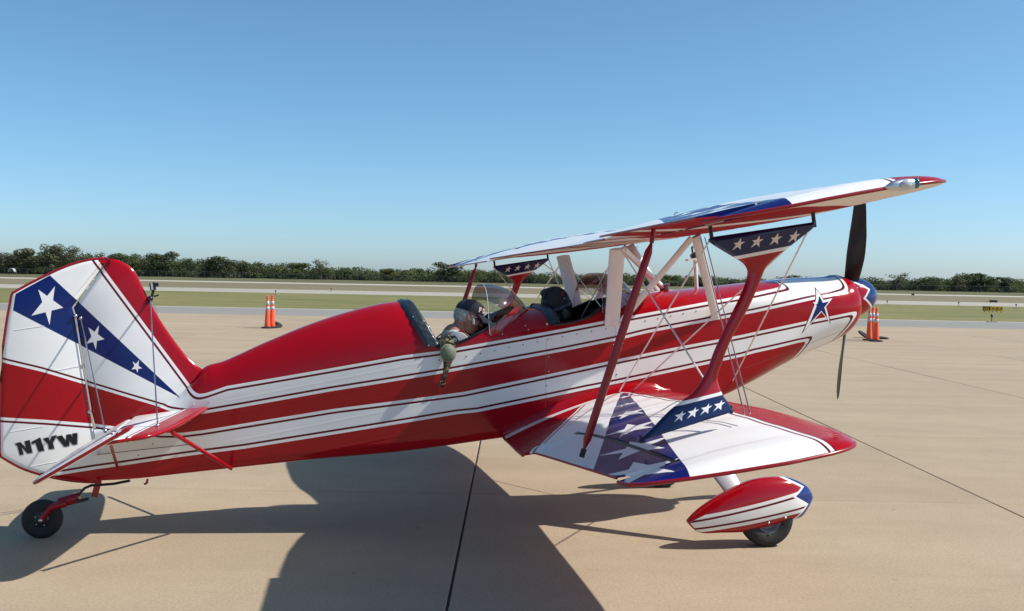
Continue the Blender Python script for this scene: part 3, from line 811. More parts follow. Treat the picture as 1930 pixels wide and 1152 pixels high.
for sg in (1, -1):
    wl = part('lower_wing', wing_mesh(plan_lo, [(y*sg, c) for y, c in (ysl if sg > 0 else ysl[::-1])], AILL), M_wlo, smooth=True, ang=40)
    # rim along the root trailing edge and around the tip
    pr = []
    for k in range(0, 12):
        y = .36 + (AILL[0]-.36)*k/11; q = plan_lo(y); pr.append((q[2]-.002, y*sg, q[3]))
    rim('trailing_edge_rim', pr, wl, .009)
    ptube('tip_rim', tip_path(plan_lo, YTL, AILL[1]+.01, sg), .0085, M_rim, wl, 8)
    # root fairing
    rings = []
    for k in range(26):
        t = k/25; y = .36
        xl, zl, xt, zt, th = plan_lo(.40); x = xl+.05 + (xt-.04-xl-.05)*t; ww = wid(x)
        tt = min(1, max(0, (xl-x)/(xl-xt))); zc = zl + (zt-zl)*tt + .018*4*tt*(1-tt)*1.2
        h = naca(tt)*.118*1.2*.5 if tt > 0 else 0
        R0 = .085*sin(pi*min(1, t*.93+.07))**.5
        ring = []
        for q in range(12):
            a = 2*pi*q/12; ring.append((x, (ww - .03 + R0*1.05*max(-.2, cos(a)))*sg, zc + .012 + (h+R0*.75)*sin(a)))
        rings.append(ring)
    bm = BM(); add_loft(bm, rings); part('root_fairing', bm, M_red, wl, True, 50)
# tip rim and nav light of the upper wing
xl, zl, xt, zt, th = plan_up(YTU)
for sg in (1, -1):
    ptube('tip_rim', tip_path(plan_up, YTU, AILU[1]+.01, sg), .0075, M_rim, wu, 8)
    bm = BM(); xa = plan_up(3.0)[0]
    p0 = on_y(1668, 353, YTU+.01); p1 = on_y(1730, 345, YTU+.01)
    rings = []
    for k in range(13):
        t = k/12; c = p0.lerp(p1, t); c.y = (YTU + .010)*sg; rr = .024*sqrt(max(0.02, 1-(2*abs(t-.55)*.98)**2.2)); rings.append([(c.x, c.y + sg*rr*.75*cos(2*pi*q/12), c.z + rr*sin(2*pi*q/12)) for q in range(12)])
    add_loft(bm, rings); nl = part('navigation_light', bm, M_alu, wu, True, 60)
    bm = BM(); c = p0.lerp(p1, .55); add_ball(bm, (c.x, (YTU+.03)*sg, c.z), (.028, .012, .018), 12, 8); part('lamp', bm, mat('lamp_glass', (.5, .52, .55), .08, .2), nl, True)
    bm = BM(); c = p0.lerp(p1, .93); add_ball(bm, (c.x, (YTU+.012)*sg, c.z), (.014, .02, .022), 12, 8); part('lens', bm, mat('teal_lens', (.01, .16, .22), .1), nl, True)

# black strips in the aileron gaps stand in for their shade; fuel cap on the upper wing
p = on_y(1217, 414, .45)
bm = BM(); add_lathe(bm, [(.001, 0), (.03, 0), (.034, .012), (.03, .028), (.001, .03)], (.93, .25, .735), 16, 'z'); fc = part('fuel_cap', bm, M_red, wu, True, 40)
ptube('vent_tube', [(.93, .25, .75), (.925, .25, .79), (.945, .25, .812), (.965, .25, .812)], .004, M_steel, fc, 6)
p = on_y(1252, 545, -.05)
bm = BM(); add_lathe(bm, [(.001, -.02), (.035, -.01), (.034, .022), (.045, .026), (.045, .036), (.001, .038)], (p.x, p.y, p.z), 18, 'z'); part('filler_cap', bm, M_red, fus, True, 40)

# ---- interplane I struts
IST = Paint('interplane_strut_livery', 'side', base=RED)
Ys = 2.52
def ip(px, py): q = on_y(px, py, Ys); return (q.x, q.z)
up_line = (ip(1381, 484), ip(1480, 465)); lo_line = (ip(1283, 763), ip(1362, 743))
du = IST.hp(*up_line, (up_line[0][0], 1)); dl_ = IST.hp(*lo_line, (lo_line[0][0], -1))
for d in (du, dl_):
    IST.over(IST.step(d, -.016), WHITE); IST.over(IST.step(d), NAVY)
s1 = [(1394, 449), (1401.6, 456), (1393, 471), (1376.7, 473), (1380, 458.6)]
s2 = [(1284.4, 773.4), (1290.6, 777.6), (1282.6, 792.5), (1267.5, 795.8), (1269.5, 782)]
for k in range(4):
    IST.over(IST.star([ip(a+k*34.9, b-k*4.9) for a, b in s1]), (.72, .68, .62))
    IST.over(IST.star([ip(a+k*24.6, b-k*6.8) for a, b in s2]), WHITE)
M_ist = IST.done()
front = [(1538, 418), (1531, 431), (1512, 446), (1489, 464), (1465, 482), (1447, 499), (1439, 512), (1424, 550), (1400, 588), (1372, 648), (1359, 687), (1352, 708), (1354, 726), (1362, 745), (1374, 762), (1382, 776)]
front[8:10] = [(1408, 584), (1376, 643)]
rear = [(1201, 833), (1225, 812), (1260, 776), (1284, 757), (1305, 741), (1322, 718), (1336, 690), (1347, 660), (1374, 602), (1399, 550), (1409, 517), (1406, 503), (1395, 492), (1375, 480), (1337, 456), (1341, 447)]
for sg in (1, -1):
    oF = catmull([ip(*a) for a in front], 3); oR = catmull([ip(*a) for a in rear], 3)
    outl = [tuple(p) for p in oF] + [tuple(p) for p in oR]
    n = len(outl); PP = [Vector(p) for p in outl]
    st = plate('interplane_strut', outl, .034, M_ist, .016)
    for v in st.data.vertices:
        v.co.y = v.co.y - Ys*sg
    for a, nm in (((1341, 446), 'rear'), ((1534, 417), 'front')):
        q = ip(*a); ptube('strut_fitting', [(q[0], Ys*sg, q[1]-.03), (q[0]+.0, Ys*sg, q[1]+.05)], .010, M_black, st, 8)
    for a in ((1208, 828), (1378, 772)):
        q = ip(*a); ptube('strut_fitting', [(q[0], Ys*sg, q[1]+.02), (q[0], Ys*sg, q[1]-.018)], .008, M_black, st, 8)

# ---- cabane struts, brace wires
for sg in (1, -1):
    def m_(p, k=None): return (p[0], p[1]*sg, p[2])
    CRT, CRB = (.335, .66, .612), (.322, .385, .10)
    CFT, CFB = (.90, .66, .627), (1.095, .38, .034)
    wmat = M_cream
    ptube('cabane_strut', [m_(CRT), m_(CRB)], .018, wmat, n=14, r2=.055, hint=Vector((1, 0, 0)))
    ptube('cabane_strut', [m_(CFT), m_(CFB)], .014, wmat, n=14, r2=.034, hint=Vector((1, 0, 0)))
    ptube('diagonal_brace', [m_((.87, .655, .62)), m_((.385, .40, .11))], .012, wmat, n=12, r2=.025, hint=Vector((1, 0, 0)))
    # wires in the near bay
    a_ = ip(1338, 452); b_ = ip(1535, 419); c_ = ip(1380, 772); 
    ptube('bracing_wire', [(a_[0], Ys*sg, a_[1]), (.30, .42*sg, -.36)], .0045, M_cream, n=6)
    ptube('bracing_wire', [(b_[0], Ys*sg, b_[1]), (.40, .42*sg, -.37)], .0045, M_cream, n=6)
    q = side(1381, 718)
    ptube('bracing_wire', [(b_[0]-.05, Ys*sg, b_[1]-.05), (q.x, q.y*sg, q.z)], .005, M_cream, n=6)
    ptube('bracing_wire', [m_((.36, .66, .61)), (c_[0]-.04, Ys*sg, c_[1])], .0055, M_cream, n=6)
    for k in (0, .03): ptube('flying_wire', [m_((.93+k, .66, .61)), (c_[0]+.05+k, (Ys+.02)*sg, c_[1]-.03)], .0035, M_steel, n=6)
    # aileron slave strut, hexagonal ended red rod
    pt, pb = on_y(1228, 458, 2.32), on_y(1101, 846, 2.32)
    pt = Vector((pt.x, 2.32*sg, pt.z)); pb = Vector((pb.x, 2.32*sg, pb.z)); dv = pb-pt
    sl = ptube('aileron_link_rod', [pt, pt+dv*.045, pt+dv*.5, pt+dv*.955, pb], [.006, .012, .013, .012, .006], M_rim, n=12, r2=[.006, .020, .022, .020, .006], hint=Vector((1, 0, 0)))
    p2 = on_y(1096, 862, 2.32)
    ptube('rod_end', [pb, (p2.x, 2.32*sg, p2.z)], .007, M_dark, sl, 8, r2=.014)
    p3 = on_y(1232, 432, 2.32)
    ptube('rod_end', [pt, (p3.x, 2.32*sg, p3.z)], .009, M_rim, sl, 8, r2=.012)
# cross wires between the cabanes and the raked engine-bay struts
ptube('bracing_wire', [(.335, .66, .60), (.33, -.38, .12)], .004, M_cream, n=6)
ptube('bracing_wire', [(.335, -.66, .60), (.33, .38, .12)], .004, M_cream, n=6)
p = on_y(1255, 548, -.12); ptube('cabane_brace', [(.40, .60, .605), (p.x, -.12, p.z)], .022, M_white, n=12)
# camera mast
pa, pb = on_y(1313, 547, -.05), on_y(1310, 486, -.05)
mast = ptube('camera_mast', [pa, pb], .0145, M_cream, n=10)
# wheel fairings, legs, wheels
FP = Paint('wheel_fairing_livery', 'side', base=RED)
YW = .9
def fp(zx, zy): q = on_y(1240 + zx/6.03, 870 + zy/6.03, YW); return (q.x, q.z)
bd = FP.convex([fp(345, 685), fp(500, 590), fp(1640, 290), fp(1700, 460), fp(1620, 545), fp(440, 800)])
FP.over(FP.step(bd), WHITE); tb_ = FP.math('MINIMUM', FP.hp(fp(500, 590), fp(1640, 290), fp(1000, 600)), FP.hp(fp(1620, 545), fp(440, 800), fp(1000, 600))); FP.over(FP.math('MULTIPLY', FP.band(tb_, .022, .036), FP.step(bd)), MAROON)
z1_ = FP.hp(fp(1400, 160), fp(1625, 270), fp(1900, 200)); z2_ = FP.hp(fp(1625, 270), fp(1500, 370), fp(1900, 400)); z3_ = FP.hp(fp(1500, 370), fp(1670, 465), fp(1900, 300)); z4_ = FP.hp(fp(1670, 465), fp(1520, 645), fp(1900, 600))
zz = FP.math('MINIMUM', FP.math('MAXIMUM', z1_, z2_), FP.math('MAXIMUM', z3_, z4_))
FP.over(FP.step(zz, -.013), WHITE); FP.over(FP.step(zz), (.007, .028, .17))
M_fair = FP.done()
ftop = sorted(fp(*a) for a in ((330, 665), (400, 590), (500, 510), (700, 380), (960, 250), (1100, 200), (1300, 172), (1480, 180), (1600, 225), (1700, 290), (1755, 380)))
fbot = sorted(fp(*a) for a in ((330, 690), (380, 745), (460, 805), (700, 805), (1000, 790), (1200, 740), (1480, 668), (1560, 645), (1615, 625), (1690, 530), (1755, 425)))
def make_gear(sg, dz):
    YW = .9 if sg > 0 else .955
    x0_, x1_ = ftop[0][0]+.001, ftop[-1][0]-.001
    rings = []; N = 44
    for k in range(N + 1):
        t = (1-cos(pi*k/N))/2; x = x0_ + (x1_-x0_)*t
        a, b = smooth_tab(ftop, x), smooth_tab(fbot, x); zc, h = (a+b)/2, max(.003, (a-b)/2)
        wy = .098*(sin(pi*min(1, t*.86+.02))**.62) * (1 if t < .8 else sqrt(max(0, 1-((t-.8)/.2)**2)))
        wy = max(.006, wy); ring = []
        for q in range(24):
            an = 2*pi*q/24; e = .8
            ring.append((x, YW*sg + wy*math.copysign(abs(cos(an))**e, cos(an)), zc + dz + h*math.copysign(abs(sin(an))**e, sin(an))))
        rings.append(ring)
    bm = BM(); add_loft(bm, rings)
    g = empty('landing_gear'); g.parent = AC
    wf = part('wheel_fairing', bm, M_fair, g, True, 60)
    # tyre
    cz = -1.457 + .178 + dz; cxw = 1.035
    bm = BM()
    prof = [(.085, -.052), (.10, -.06), (.135, -.066), (.160, -.060), (.174, -.040), (.1785, -.018), (.1785, .018), (.174, .040), (.160, .060), (.135, .066), (.10, .06), (.085, .052)]
    add_lathe(bm, [(r, h) for r, h in prof], (cxw, YW*sg, cz), 48, 'y', False)
    wh = empty('wheel'); wh.parent = g
    ty = part('tyre', bm, M_rubber, wh, True, 50)
    bm = BM(); add_lathe(bm, [(.001, -.03), (.06, -.035), (.088, -.05), (.09, -.0), (.088, .05), (.078, .046), (.06, .028), (.03, .03), (.026, .05), (.001, .052)], (cxw, YW*sg, cz), 32, 'y', True)
    part('rim', bm, M_hub, wh, True, 40)
    # spring leg
    rings = []
    for k in range(9):
        t = k/8; y = .30 + (.84-.30)*t; z = -.46 + (-1.13+dz+.46)*(t**1.15); x = .66 + .235*t; c_ = .135 - .07*t
        nrm = Vector((0, .67, .6)).normalized()
        rings.append([(x + c_*cos(2*pi*q/16), y*sg + .014*nrm.y*sin(2*pi*q/16)*sg, z + .014*nrm.z*sin(2*pi*q/16)) for q in range(16)])
    bm = BM(); add_loft(bm, rings); part('gear_leg', bm, mat('spring_leg_grey', (.40, .40, .40), .4, .3), g, True, 40)
    # round screws of the fairing
    for a in ((1188, 663), (1375, 605)):
        q = fp(*a); bm = BM(); add_lathe(bm, [(.001, .006), (.007, .005), (.008, 0)], (q[0], (YW+.088)*sg, q[1]+dz), 10, 'y'); part('screw', bm, M_alu, wf, True)
make_gear(1, 0.0); make_gear(-1, .031)

# ---- tail: stabiliser, elevator, braces
TP = Paint('tailplane_livery', 'plan', base=WHITE, rough=.3)
yt = 1.27
dle = TP.hp((-2.55, .1), (-2.745, 1.15), (9, .9)); TP.over(TP.step(dle, -.03), MAROON); TP.over(TP.step(dle, -.018), WHITE); TP.over(TP.step(dle), RED)
TP.over(TP.step(TP.convex([(-2.60, .3), (-3.3, 1.35), (-3.3, .95)])), BLUE)
for t, r in ((.45, .045), (.7, .07), (.9, .085)):
    TP.over(TP.star(star_pts(-2.60-.7*t, .3+.85*t, r, .4)), WHITE)
M_tail = TP.done()
def flat_surf(name, outl, z, th, m, sg, parent=None, hinge=None, ang=0):
    o_ = plate(name, outl, th, m, .02, parent)
    # plate is built standing (x, y=thickness, z=|y|): lay it down
    for v in o_.data.vertices:
        x, yth, yy = v.co.x, v.co.y, v.co.z
        X_, Z_ = x, z + yth
        if hinge is not None:
            hx, hz = hinge; c_, s_ = cos(ang), sin(ang); dx, dz_ = X_-hx, Z_-hz
            X_, Z_ = hx + dx*c_ + dz_*s_, hz - dx*s_ + dz_*c_
        v.co = (X_, -yy*sg, Z_)
    bm = BM(); bm.from_mesh(o_.data); bmesh.ops.recalc_face_normals(bm, faces=bm.faces); bm.to_mesh(o_.data); bm.free()
    return o_
ZS, HX = -.066, -2.905
for sg in (1, -1):
    le = [tuple(p) for p in catmull([(-2.40, .02), (-2.425, .12), (-2.47, .45), (-2.535, .85), (-2.60, 1.06), (-2.66, 1.135), (-2.70, 1.15)], 3)]
    stb = flat_surf('stabiliser', le + [(HX+.01, 1.15), (HX+.01, .02)], ZS, .030, M_tail, sg)
    pr = [(p[0]+.002, p[1]*sg, ZS) for p in le] + [(HX+.01, 1.152*sg, ZS)]
    ptube('edge_rim', pr, .010, M_red, stb)
    el = [(HX-.005, .06), (HX-.005, 1.155), (-2.74, 1.16), (-2.705, 1.20), (-2.705, 1.265), (-2.75, 1.28)] + [tuple(p) for p in catmull([(-3.0, 1.285), (-3.17, 1.28), (-3.25, 1.245), (-3.285, 1.15), (-3.30, .9), (-3.31, .5), (-3.27, .22), (-3.15, .08)], 3)]
    elv = flat_surf('elevator', el, ZS, .026, M_tail, sg, None, (HX, ZS), radians(-22.5))
    pts_ = []
    for p in el[3:]:
        c_, s_ = cos(radians(-22.5)), sin(radians(-22.5)); dx = p[0]-HX; pts_.append((HX+dx*c_, p[1]*sg, ZS-dx*s_))
    ptube('edge_rim', pts_, .009, M_rim, elv)
    # brace wires from fin to stabiliser and red struts beneath
    f1, f2 = on_y(152, 600, .02), on_y(283, 562, .02)
    s1_, s2_ = on_z(198, 812, ZS+.02), on_z(297, 802, ZS+.02)
    for f_, s_ in ((f1, s1_), (f2, s2_)):
        wv = ptube('tail_brace_wire', [(f_.x, .02*sg, f_.z), (s_.x, s_.y*sg, s_.z)], .004, M_steel, n=6, r2=.006)
        for q in ((f_.x, .02*sg, f_.z), (s_.x, s_.y*sg, s_.z)):
            bm = BM(); add_ball(bm, q, .013, 10, 7); part('wire_terminal', bm, M_steel, wv, True)
    a_, b_ = on_z(325, 816, ZS-.02), side(436, 883)
    ptube('tail_strut', [(a_.x, a_.y*sg, a_.z), (b_.x, b_.y*sg, b_.z)], .010, M_red, n=10, r2=.014)
    a_, b_ = on_z(205, 838, ZS-.02), side(221, 880)
    ptube('tail_strut', [(a_.x, min(a_.y, 1.0)*sg, a_.z), (b_.x, b_.y*sg, b_.z)], .009, M_rim, n=8)
a_ = zp(141, 596); c_ = zp(171, 779)
ptube('hinge_rod', [(a_[0]+.006, .026, a_[1]), (c_[0]+.006, .026, c_[1]), (zp(181, 830)[0], .026, zp(181, 830)[1])], .004, M_steel, fin, 6)
bm = BM(); add_ball(bm, (a_[0]+.01, .03, a_[1]+.0), .014, 10, 8); part('hinge_knob', bm, M_steel, fin, True)
# rudder cable and horn
h_ = zp(187, 853); q = side(355, 838)
ptube('rudder_cable', [(h_[0], .09, h_[1]), (q.x, q.y+.004, q.z)], .0025, M_black, n=5)
ptube('rudder_horn', [(h_[0], -.09, h_[1]), (h_[0], .09, h_[1])], .012, M_alu, rud, 8)
# ---- tail wheel
tw = empty('tail_wheel'); tw.parent = AC
cxt, czt = -3.537, -.742 + .124
bm = BM(); add_lathe(bm, [(.05, -.03), (.087, -.034), (.113, -.028), (.124, -.012), (.124, .012), (.113, .028), (.087, .034), (.05, .03)], (cxt, 0, czt), 40, 'y', False); part('tyre', bm, M_rubber, tw, True, 50)
bm = BM(); add_lathe(bm, [(.001, -.034), (.03, -.034), (.055, -.026), (.055, .026), (.03, .034), (.001, .034)], (cxt, 0, czt), 24, 'y'); part('rim', bm, M_black, tw, True, 40)
for k in range(5):
    a = 2*pi*k/5; bm = BM(); add_ball(bm, (cxt+.04*cos(a), .033, czt+.04*sin(a)), .005, 8, 6); part('bolt', bm, M_alu, tw, True)
bm = BM(); add_ball(bm, (cxt, .05, czt), .014, 10, 8); part('axle_nut', bm, M_alu, tw, True)
fk = on_y(125, 948, .02)
for sg in (1, -1):
    ptube('fork_arm', [(cxt, .043*sg, czt), (cxt+.07, .044*sg, czt+.07), (fk.x+.0, .03*sg, fk.z)], [.014, .018, .024], M_rim, tw, 8, r2=[.020, .022, .026])
q1, q2 = on_y(112, 948, 0), on_y(150, 937, 0)
ptube('pivot_housing', [q1, q2], .034, M_rim, tw, 12)
pts = [on_y(*a, 0) for a in ((146, 937), (152, 928), (160, 920), (172, 915), (190, 914), (215, 912), (245, 906))]
ptube('tail_spring', pts, .018, M_black, tw, 8, r2=.009)
ptube('spring_clip', [on_y(178, 936, 0.0), on_y(186, 906, 0.0)], .014, M_rim, tw, 8, r2=.02)
for sg in (1, -1):
    ptube('steering_spring', [on_y(144, 946, .05*sg), on_y(168, 940, .05*sg)], .011, M_black, tw, 8)
ptube('tie_down_hook', [on_y(278, 903, 0), on_y(277, 910, 0), on_y(272, 913, 0)], .008, M_rim, n=8)

# ---- cockpit: linings, coamings, windshields, seats
def liner(s_, nm):
    bm = BM(); rr = []
    xa, xb = s_[0][0]-.0, s_[-1][0]+.0
    for k in range(21):
        x = xa + (xb-xa)*k/20; zz_ = (sillz(min(max(x, xa+.012), xb-.012)) or .3) - .004
        ring = []
        for t in range(9):
            z = -.42 + (zz_+.42)*t/8; ring.append((x, (arch_y(x, z)-.014), z))
        rr.append(ring)
    for sg in (1, -1):
        add_loft(bm, [[(p[0], p[1]*sg, p[2]) for p in r] for r in rr], False, False)
    for k in (0, 20):
        vs = [bm.verts.new(p) for p in rr[k]] + [bm.verts.new((p[0], -p[1], p[2])) for p in rr[k][::-1]]; bm.faces.new(vs)
    vs = [bm.verts.new(r[0]) for r in rr] + [bm.verts.new((r[0][0], -r[0][1], r[0][2])) for r in rr[::-1]]; bm.faces.new(vs)
    return part(nm, bm, M_dark, smooth=False)
liner(SILL1, 'cockpit_lining'); liner(SILL2, 'cockpit_lining')
for s_ in (SILL1, SILL2):
    pts = []
    for x, z in s_[2:-2] : pts.append((x, arch_y(x, z)+.001, z+.002))
    for sg in (1, -1):
        ptube('sill_trim', [(p[0], p[1]*sg, p[2]) for p in catmull(pts[1:], 3)], .009, M_black, n=8)
def coaming(e, wlo, whi, nm='coaming_pad'):
    """padded band following the arched rear rim of a cockpit; e: edge points (x,z) from the crown to the sill"""
    cl = [Vector((x, 0, z)) for x, z in e]; prof = []
    path = []
    for k in range(25):
        t = k/24; 
        i = min(len(e)-2, int(t*(len(e)-1))); f = t*(len(e)-1)-i
        x = e[i][0] + (e[i+1][0]-e[i][0])*f; z = e[i][1] + (e[i+1][1]-e[i][1])*f
        path.append((x, z))
    full = [(x, 1, z) for x, z in reversed(path)] + [(x, -1, z) for x, z in path[1:]]
    rings = []; n = len(full)
    for idx, (x, sgn, z) in enumerate(full):
        ring = []
        for (dx, lift) in ((-.055, .004), (-.045, .014), (-.02, .018), (.0, .014), (.022, .017), (.04, .012), (.046, .0), (.04, -.014), (0, -.012), (-.04, -.004)):
            wob = .003*sin(idx*1.7 + dx*60)
            xx = x + dx*(wlo if dx < 0 else whi); y0 = arch_y(x, z)
            zt, zb, zl, ww, zm, nb = sec_q(x)
            nv = Vector((0, max(y0, .0)/ww**2, max(0, z-zl)/max(.01, (zt-zl))**2)); nv = nv.normalized() if nv.length > 1e-6 else Vector((0, 0, 1))
            ring.append((xx, (y0 + nv.y*(lift+wob))*sgn, z + nv.z*(lift+wob) + dx*0.0))
        rings.append(ring)
    bm = BM(); add_loft(bm, rings); return part(nm, bm, M_navypad, smooth=True, ang=60)
ca = coaming([(on_y(762, 568, 0).x, on_y(762, 568, 0).z)] + [sidez(785, 597), sidez(803, 627), sidez(818, 653)], 1.0, .9)
cb_ = coaming([(on_y(1010, 576, 0).x, on_y(1010, 576, 0).z)] + [sidez(1030, 585), sidez(1042, 598), sidez(1047, 611)], .8, .8)
for q, pa_ in ((sidez(778, 598), ca), (sidez(808, 651), ca), (sidez(1030, 611), cb_)):
    bm = BM(); add_ball(bm, (q[0], arch_y(*q)+.012, q[1]), .009, 10, 7); part('snap_stud', bm, M_alu, pa_, True)
M_glass = bpy.data.materials.new('acrylic_windshield'); M_glass.use_nodes = True
t = M_glass.node_tree; b = t.nodes['Principled BSDF']; mx = t.nodes.new('ShaderNodeMixShader'); tr = t.nodes.new('ShaderNodeBsdfTransparent'); gl = t.nodes.new('ShaderNodeBsdfGlossy')
gl.inputs['Roughness'].default_value = .03; tr.inputs['Color'].default_value = (.90, .93, .95, 1); lw = t.nodes.new('ShaderNodeLayerWeight'); lw.inputs['Blend'].default_value = .42
mr = t.nodes.new('ShaderNodeMapRange'); mr.inputs[3].default_value = .05; mr.inputs[4].default_value = .75; t.links.new(lw.outputs['Fresnel'], mr.inputs[0])
t.links.new(mr.outputs[0], mx.inputs[0]); t.links.new(tr.outputs[0], mx.inputs[1]); t.links.new(gl.outputs[0], mx.inputs[2]); t.links.new(mx.outputs[0], t.nodes['Material Output'].inputs['Surface'])
def windshield(base_near, apex, front, hoopmid, nm='windshield', bulge=.05):
    """base_near=(x,z) on the near side, apex=(x,z) of the rear hoop, front=(x,z) on the deck centre"""
    yb = arch_y(*base_near) + .004; rows = []
    NS, NT = 14, 28
    for s_ in range(NS + 1):
        u = s_/NS; row = []
        for k in range(NT + 1):
            a = pi*k/NT    # near base to far base
            cy, sz = cos(a), sin(a)
            # rear hoop
            hx = base_near[0] + (apex[0]-base_near[0])*sz**1.1; hz = base_near[1] + (apex[1]-base_near[1])*sz**.72
            hy = yb*(1 if abs(cy) > 1 else 1)*math.copysign(abs(cy)**.8, cy)
            # base curve on the deck
            fx = base_near[0] + (front[0]-base_near[0])*sz; 
            zt, zb, zl, ww, zm, nb = sec_q(fx); fy = ww*1.0*cy; fy = min(abs(fy), yb)*math.copysign(1, cy)
            fz = zl + (zt-zl)*sqrt(max(0, 1-(min(1, abs(fy)/ww))**2)) + .004
            if fz > front[1] + .05: fz = front[1] + .05
            w0 = u; p = Vector((hx, hy, hz)).lerp(Vector((fx, fy, fz)), w0)
            p += Vector((.45, cy*.3, .9))*bulge*4*u*(1-u)*sz
            row.append(p)
        rows.append(row)
    bm = BM(); add_loft(bm, rows, False, False)
    o_ = part(nm, bm, M_glass, smooth=True)
    ptube('edge_strip', [tuple(p) for p in rows[0]], .002, M_tape, o_, 6)
    ptube('base_strip', [tuple(p) for p in rows[-1]], .006, M_red, o_, 6)
    return o_
windshield(sidez(923, 631), zp(905, 535), zp(992, 579), None)
windshield(sidez(1136, 590), zp(1113, 515), zp(1189, 552), None)
# seats, panels
for x, z in ((-.86, -.1), (-.03, -.1)):
    bm = BM(); add_box(bm, (x+.02, 0, z), (.05, .42, .5)); part('seat_back', bm, M_dark)
    bm = BM(); add_box(bm, (x+.22, 0, z-.26), (.4, .42, .06)); part('seat', bm, M_dark)
for x in (SILL1[-1][0]-.1, SILL2[-1][0]-.1):
    bm = BM(); add_box(bm, (x, 0, .06), (.02, .6, .26)); ipn = part('instrument_panel', bm, M_dark)
# ---- screws along the panel edges
def screws(line, n, m=M_dark, r=.0045):
    for k in range(n):
        t = k/max(1, n-1); px_ = line[0][0] + (line[1][0]-line[0][0])*t; py_ = line[0][1] + (line[1][1]-line[0][1])*t
        x, z = sidez(px_, py_); y = arch_y(x, z); bm = BM()
        add_lathe(bm, [(.0005, .0035), (r*.8, .003), (r, -.001)], (x, y, z), 8, 'y'); part('screw', bm, m, fus, True)
screws(((879, 672), (1013, 644.5)), 6); screws(((1033, 640), (1142, 620)), 5); screws(((1216, 605), (1312, 586.5)), 5)
M_pink = mat('bright_screw', (.7, .6, .6), .3, .5)
for l in (((944, 623), (1036, 605)), ((947, 630), (1045, 613)), ((1034, 673), (1034, 700)), ((1156, 650), (1160, 678))): screws(l, 3 if l[0][0] < 1000 else 2, M_pink)
screws(((828, 679), (828, 679)), 1); screws(((1030, 727), (1030, 727)), 1); screws(((1162, 706), (1162, 706)), 1); screws(((288, 837), (288, 837)), 1); screws(((261, 858), (261, 858)), 1)
screws(((365, 763), (395, 757)), 2, M_alu)
# exhaust / antenna stubs beneath the nose
a_ = side(1388, 738); ptube('exhaust_stub', [(a_.x, .18, a_.z+.02), (a_.x-.06, .18, a_.z-.06)], .022, M_black, n=10)

# ================================================================== THINGS ON AND IN THE AIRCRAFT
def world(o_):
    """put an object built in the aircraft's real frame into the world as a thing of its own"""
    o_.parent = None; o_.matrix_world = AC.matrix_world.copy(); return o_
def ac_empty(name):
    e = empty(name); e.matrix_world = AC.matrix_world.copy(); return e
# action camera on the fin leading edge
ac1 = ac_empty('action_camera')
tag(ac1, 'small black and silver camera clamped to the leading edge of the tail fin', 'camera')
M_camgrey = mat('camera_silver', (.55, .56, .58), .35, .3)
c = on_y(288, 540, 0); c2 = on_y(284, 563, 0)
bm = BM(); add_box(bm, (c.x, 0, c.z), (.035, .05, .055)); bmesh.ops.bevel(bm, geom=bm.edges[:], offset=.005, segments=2, affect='EDGES'); part('camera_body', bm, M_black, ac1)
bm = BM(); add_box(bm, (c.x-.002, .0262, c.z+.002), (.012, .004, .048)); part('silver_band', bm, M_camgrey, ac1)
bm = BM(); add_lathe(bm, [(.001, .0), (.013, 0), (.013, .02), (.001, .021)], (c.x+.017, 0, c.z+.008), 16, 'x'); part('lens', bm, M_black, ac1)
ptube('mount_stem', [(c.x+.0, 0, c.z-.027), (c2.x+.008, 0, c2.z+.01)], .009, M_black, ac1, 8)
ptube('thumb_screw', [(c2.x+.02, -.01, c2.z+.012), (c2.x+.05, -.02, c2.z+.016)], .006, M_black, ac1, 8)
bm = BM(); add_ball(bm, (c2.x, .02, c2.z), .019, 12, 8); part('clamp', bm, M_black, ac1, True)
# camera on the mast
ac2 = ac_empty('action_camera')
tag(ac2, 'black action camera with pale base tilted on the mast between the front cabane struts', 'camera')
c = on_y(1300, 482, -.05)
bm = BM(); add_box(bm, (c.x, .05, c.z), (.065, .05, .04), Matrix.Rotation(radians(-20), 3, 'Y')); bmesh.ops.bevel(bm, geom=bm.edges[:], offset=.006, segments=2, affect='EDGES'); part('camera_body', bm, M_black, ac2)
bm = BM(); add_box(bm, (c.x-.02, .05, c.z-.028), (.10, .055, .014)); part('base_plate', bm, M_cream, ac2)
ptube('mount_stem', [(c.x+.01, .0, c.z-.02), (c.x+.02, -.03, c.z+.05), (c.x+.03, -.05, c.z+.06)], .01, M_black, ac2, 8)

# ---- pilot
M_skin = mat('skin', (.42, .20, .145), .55, noise=.12, nscale=40)
M_hair = mat('grey_hair', (.52, .51, .49), .7, noise=.35, nscale=90, bump=.6, bscale=160)
M_cap = mat('navy_cap_cloth', (.010, .013, .030), .85, noise=.2, nscale=40, bump=.25, bscale=90)
M_shirt = mat('grey_white_shirt', (.66, .62, .59), .9, noise=.12, nscale=12, bump=.4, bscale=30)
M_strap = mat('harness_webbing', (.26, .23, .22), .8, noise=.2, nscale=60)
M_redstrap = mat('harness_red', (.25, .02, .02), .7)
M_sungl = mat('sunglasses', (.012, .012, .012), .5)
pil = ac_empty('person')
tag(pil, 'person in navy cap and pale shirt looking down in the rear cockpit', 'person')
hc = on_y(884, 597, 0)                      # head centre
Mh = Matrix.Rotation(radians(27), 3, 'Y')   # nod forward
def H(x, y, z): v = Mh @ Vector((x, y, z)); return Vector((hc.x+v.x, v.y, hc.z+v.z))
